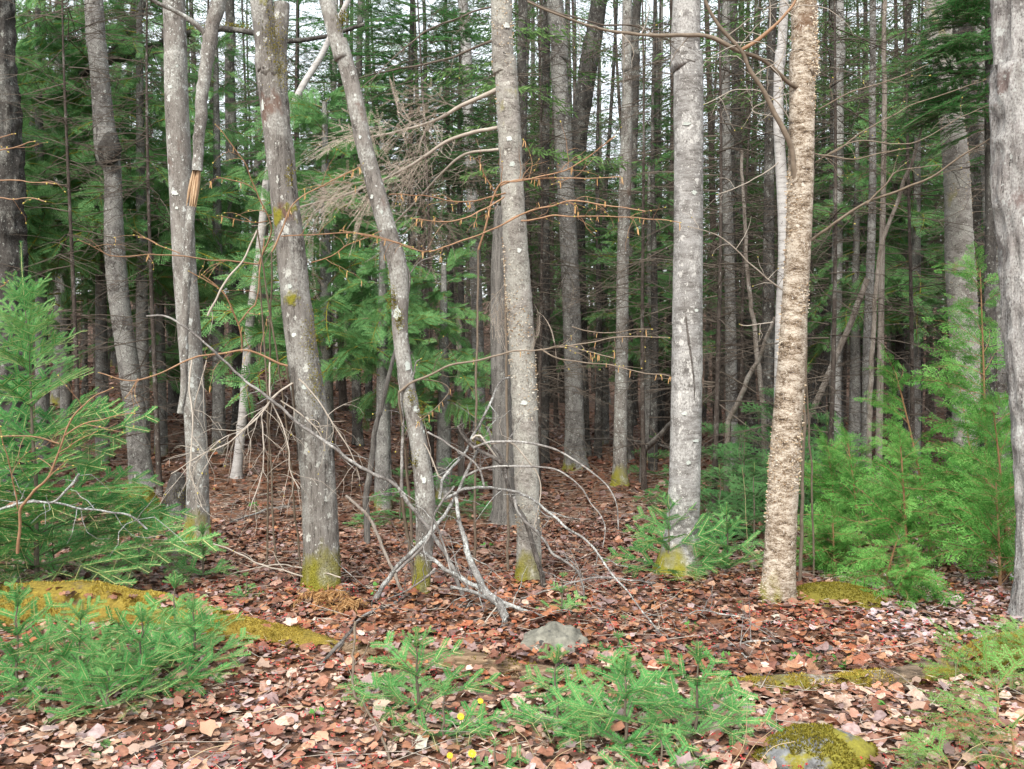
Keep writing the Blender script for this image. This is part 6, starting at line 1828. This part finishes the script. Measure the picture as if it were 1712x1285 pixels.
# small fresh herbs
def herb(label, px, py, n, s, seed):
    r_ = np.random.default_rng(seed)
    t = thing('small_herb', label, 'small plant', fp(px, py), 'small green plants on the leaf litter')
    for k in range(n):
        a = r_.uniform(0, 6.283)
        h = np.array([math.cos(a), math.sin(a), r_.uniform(0.2, 0.9)])
        m_ = MB()
        e = h * s * r_.uniform(0.6, 1.2) + [0, 0, 0.05]
        sticks(m_, [[0, 0, 0]], [e], 0.0012, 0.001)
        for q in range(3):
            dd = unit(h + r_.normal(0, 0.7, 3))
            blades(m_, [e], [dd], [np.cross(dd, [0, 0, 1.0])], s * 0.8, s * 0.5, 0, 0.1)
        part('leaf', m_.mesh('leaf', M['herb']), t)
for k, (px, py, n, s, lb) in enumerate(((1365, 1122, 5, 0.045, 'small herb on the leaves below the small dark stone'), (1330, 1118, 4, 0.03, 'small herb left of the one below the dark stone'), (1412, 1125, 4, 0.04, 'small herb above the olive mossy log middle'), (1155, 1062, 3, 0.035, 'tiny herb on leaves right of the grey stone'), (1492, 1200, 1, 0.05, 'single round green leaf left of the yew'), (430, 858, 4, 0.06, 'herb in the brown leaves left of the stout trunk'), (620, 1000, 3, 0.04, 'tiny herb at the tangle left foot'), (815, 925, 3, 0.05, 'tiny herb behind the lichened limb'), (700, 928, 3, 0.05, 'tiny herb beside the crooked trunk foot'), (530, 1225, 3, 0.04, 'tiny herb in the pale leaves left of the flowers'), (1205, 1120, 5, 0.05, 'herb at the left end of the olive mossy log'))):
    herb(lb, px, py, n, s, 1500 + k)
# dry grass stems
def straw(label, stems, seed):
    r_ = np.random.default_rng(seed)
    c0 = curve_px(stems[0], hit(*stems[0][0]), hit(*stems[0][0]) - 0.05)
    base = c0[0].copy()
    t = thing('dry_stem', label, 'dry stem', base)
    for s in stems:
        d = hit(*s[0])
        c = crooked(curve_px(s, d, d - 0.08), 0.006, seed)
        m_ = MB()
        tube(m_, c - base, np.linspace(0.0024, 0.0010, len(c)), 4)
        part('stem', m_.mesh('stem', M['straw']), t)
straw('bent dry grass stem crossing pale leaves in the lower left', [[(380, 1210), (430, 1190), (500, 1180), (560, 1196)], [(290, 1285), (340, 1255), (400, 1240)]], 1601)
straw('dry grass stems standing by the mossy stone at bottom edge', [[(1220, 1285), (1246, 1240), (1250, 1180)], [(1235, 1290), (1262, 1245), (1300, 1215)], [(1260, 1290), (1290, 1250), (1330, 1240)]], 1602)
straw('bare dry stem standing right of the small fir by thickest trunk', [[(1256, 960), (1249, 900), (1246, 830), (1240, 780)]], 1603)
straw('dry grass stems at the bottom middle by the flowers', [[(870, 1290), (866, 1250), (858, 1215)], [(900, 1285), (880, 1235), (862, 1220)], [(905, 1295), (930, 1265), (960, 1250)]], 1604)
straw('dry bent stem over the mossy log toward the yew', [[(1500, 1185), (1470, 1200), (1400, 1212), (1330, 1225)], [(1480, 1215), (1500, 1250), (1512, 1290)]], 1605)
straw('dry grass tuft in the bottom right corner under yew', [[(1590, 1290), (1620, 1255), (1650, 1240)], [(1600, 1290), (1640, 1262), (1690, 1270)], [(1640, 1295), (1660, 1265), (1640, 1240)]], 1606)
print('objects', len(bpy.data.objects), 'dup labels', [(k, len(v)) for k, v in LABELS.items() if len(v) > 1])
tri = {}
for o in bpy.data.objects:
    if o.type == 'MESH' and o.data.name not in tri:
        tri[o.data.name] = sum(len(p.vertices) - 2 for p in o.data.polygons) if len(o.data.polygons) < 2000 else len(o.data.loops) - 2 * len(o.data.polygons)
print('triangles', sum(tri.values()))
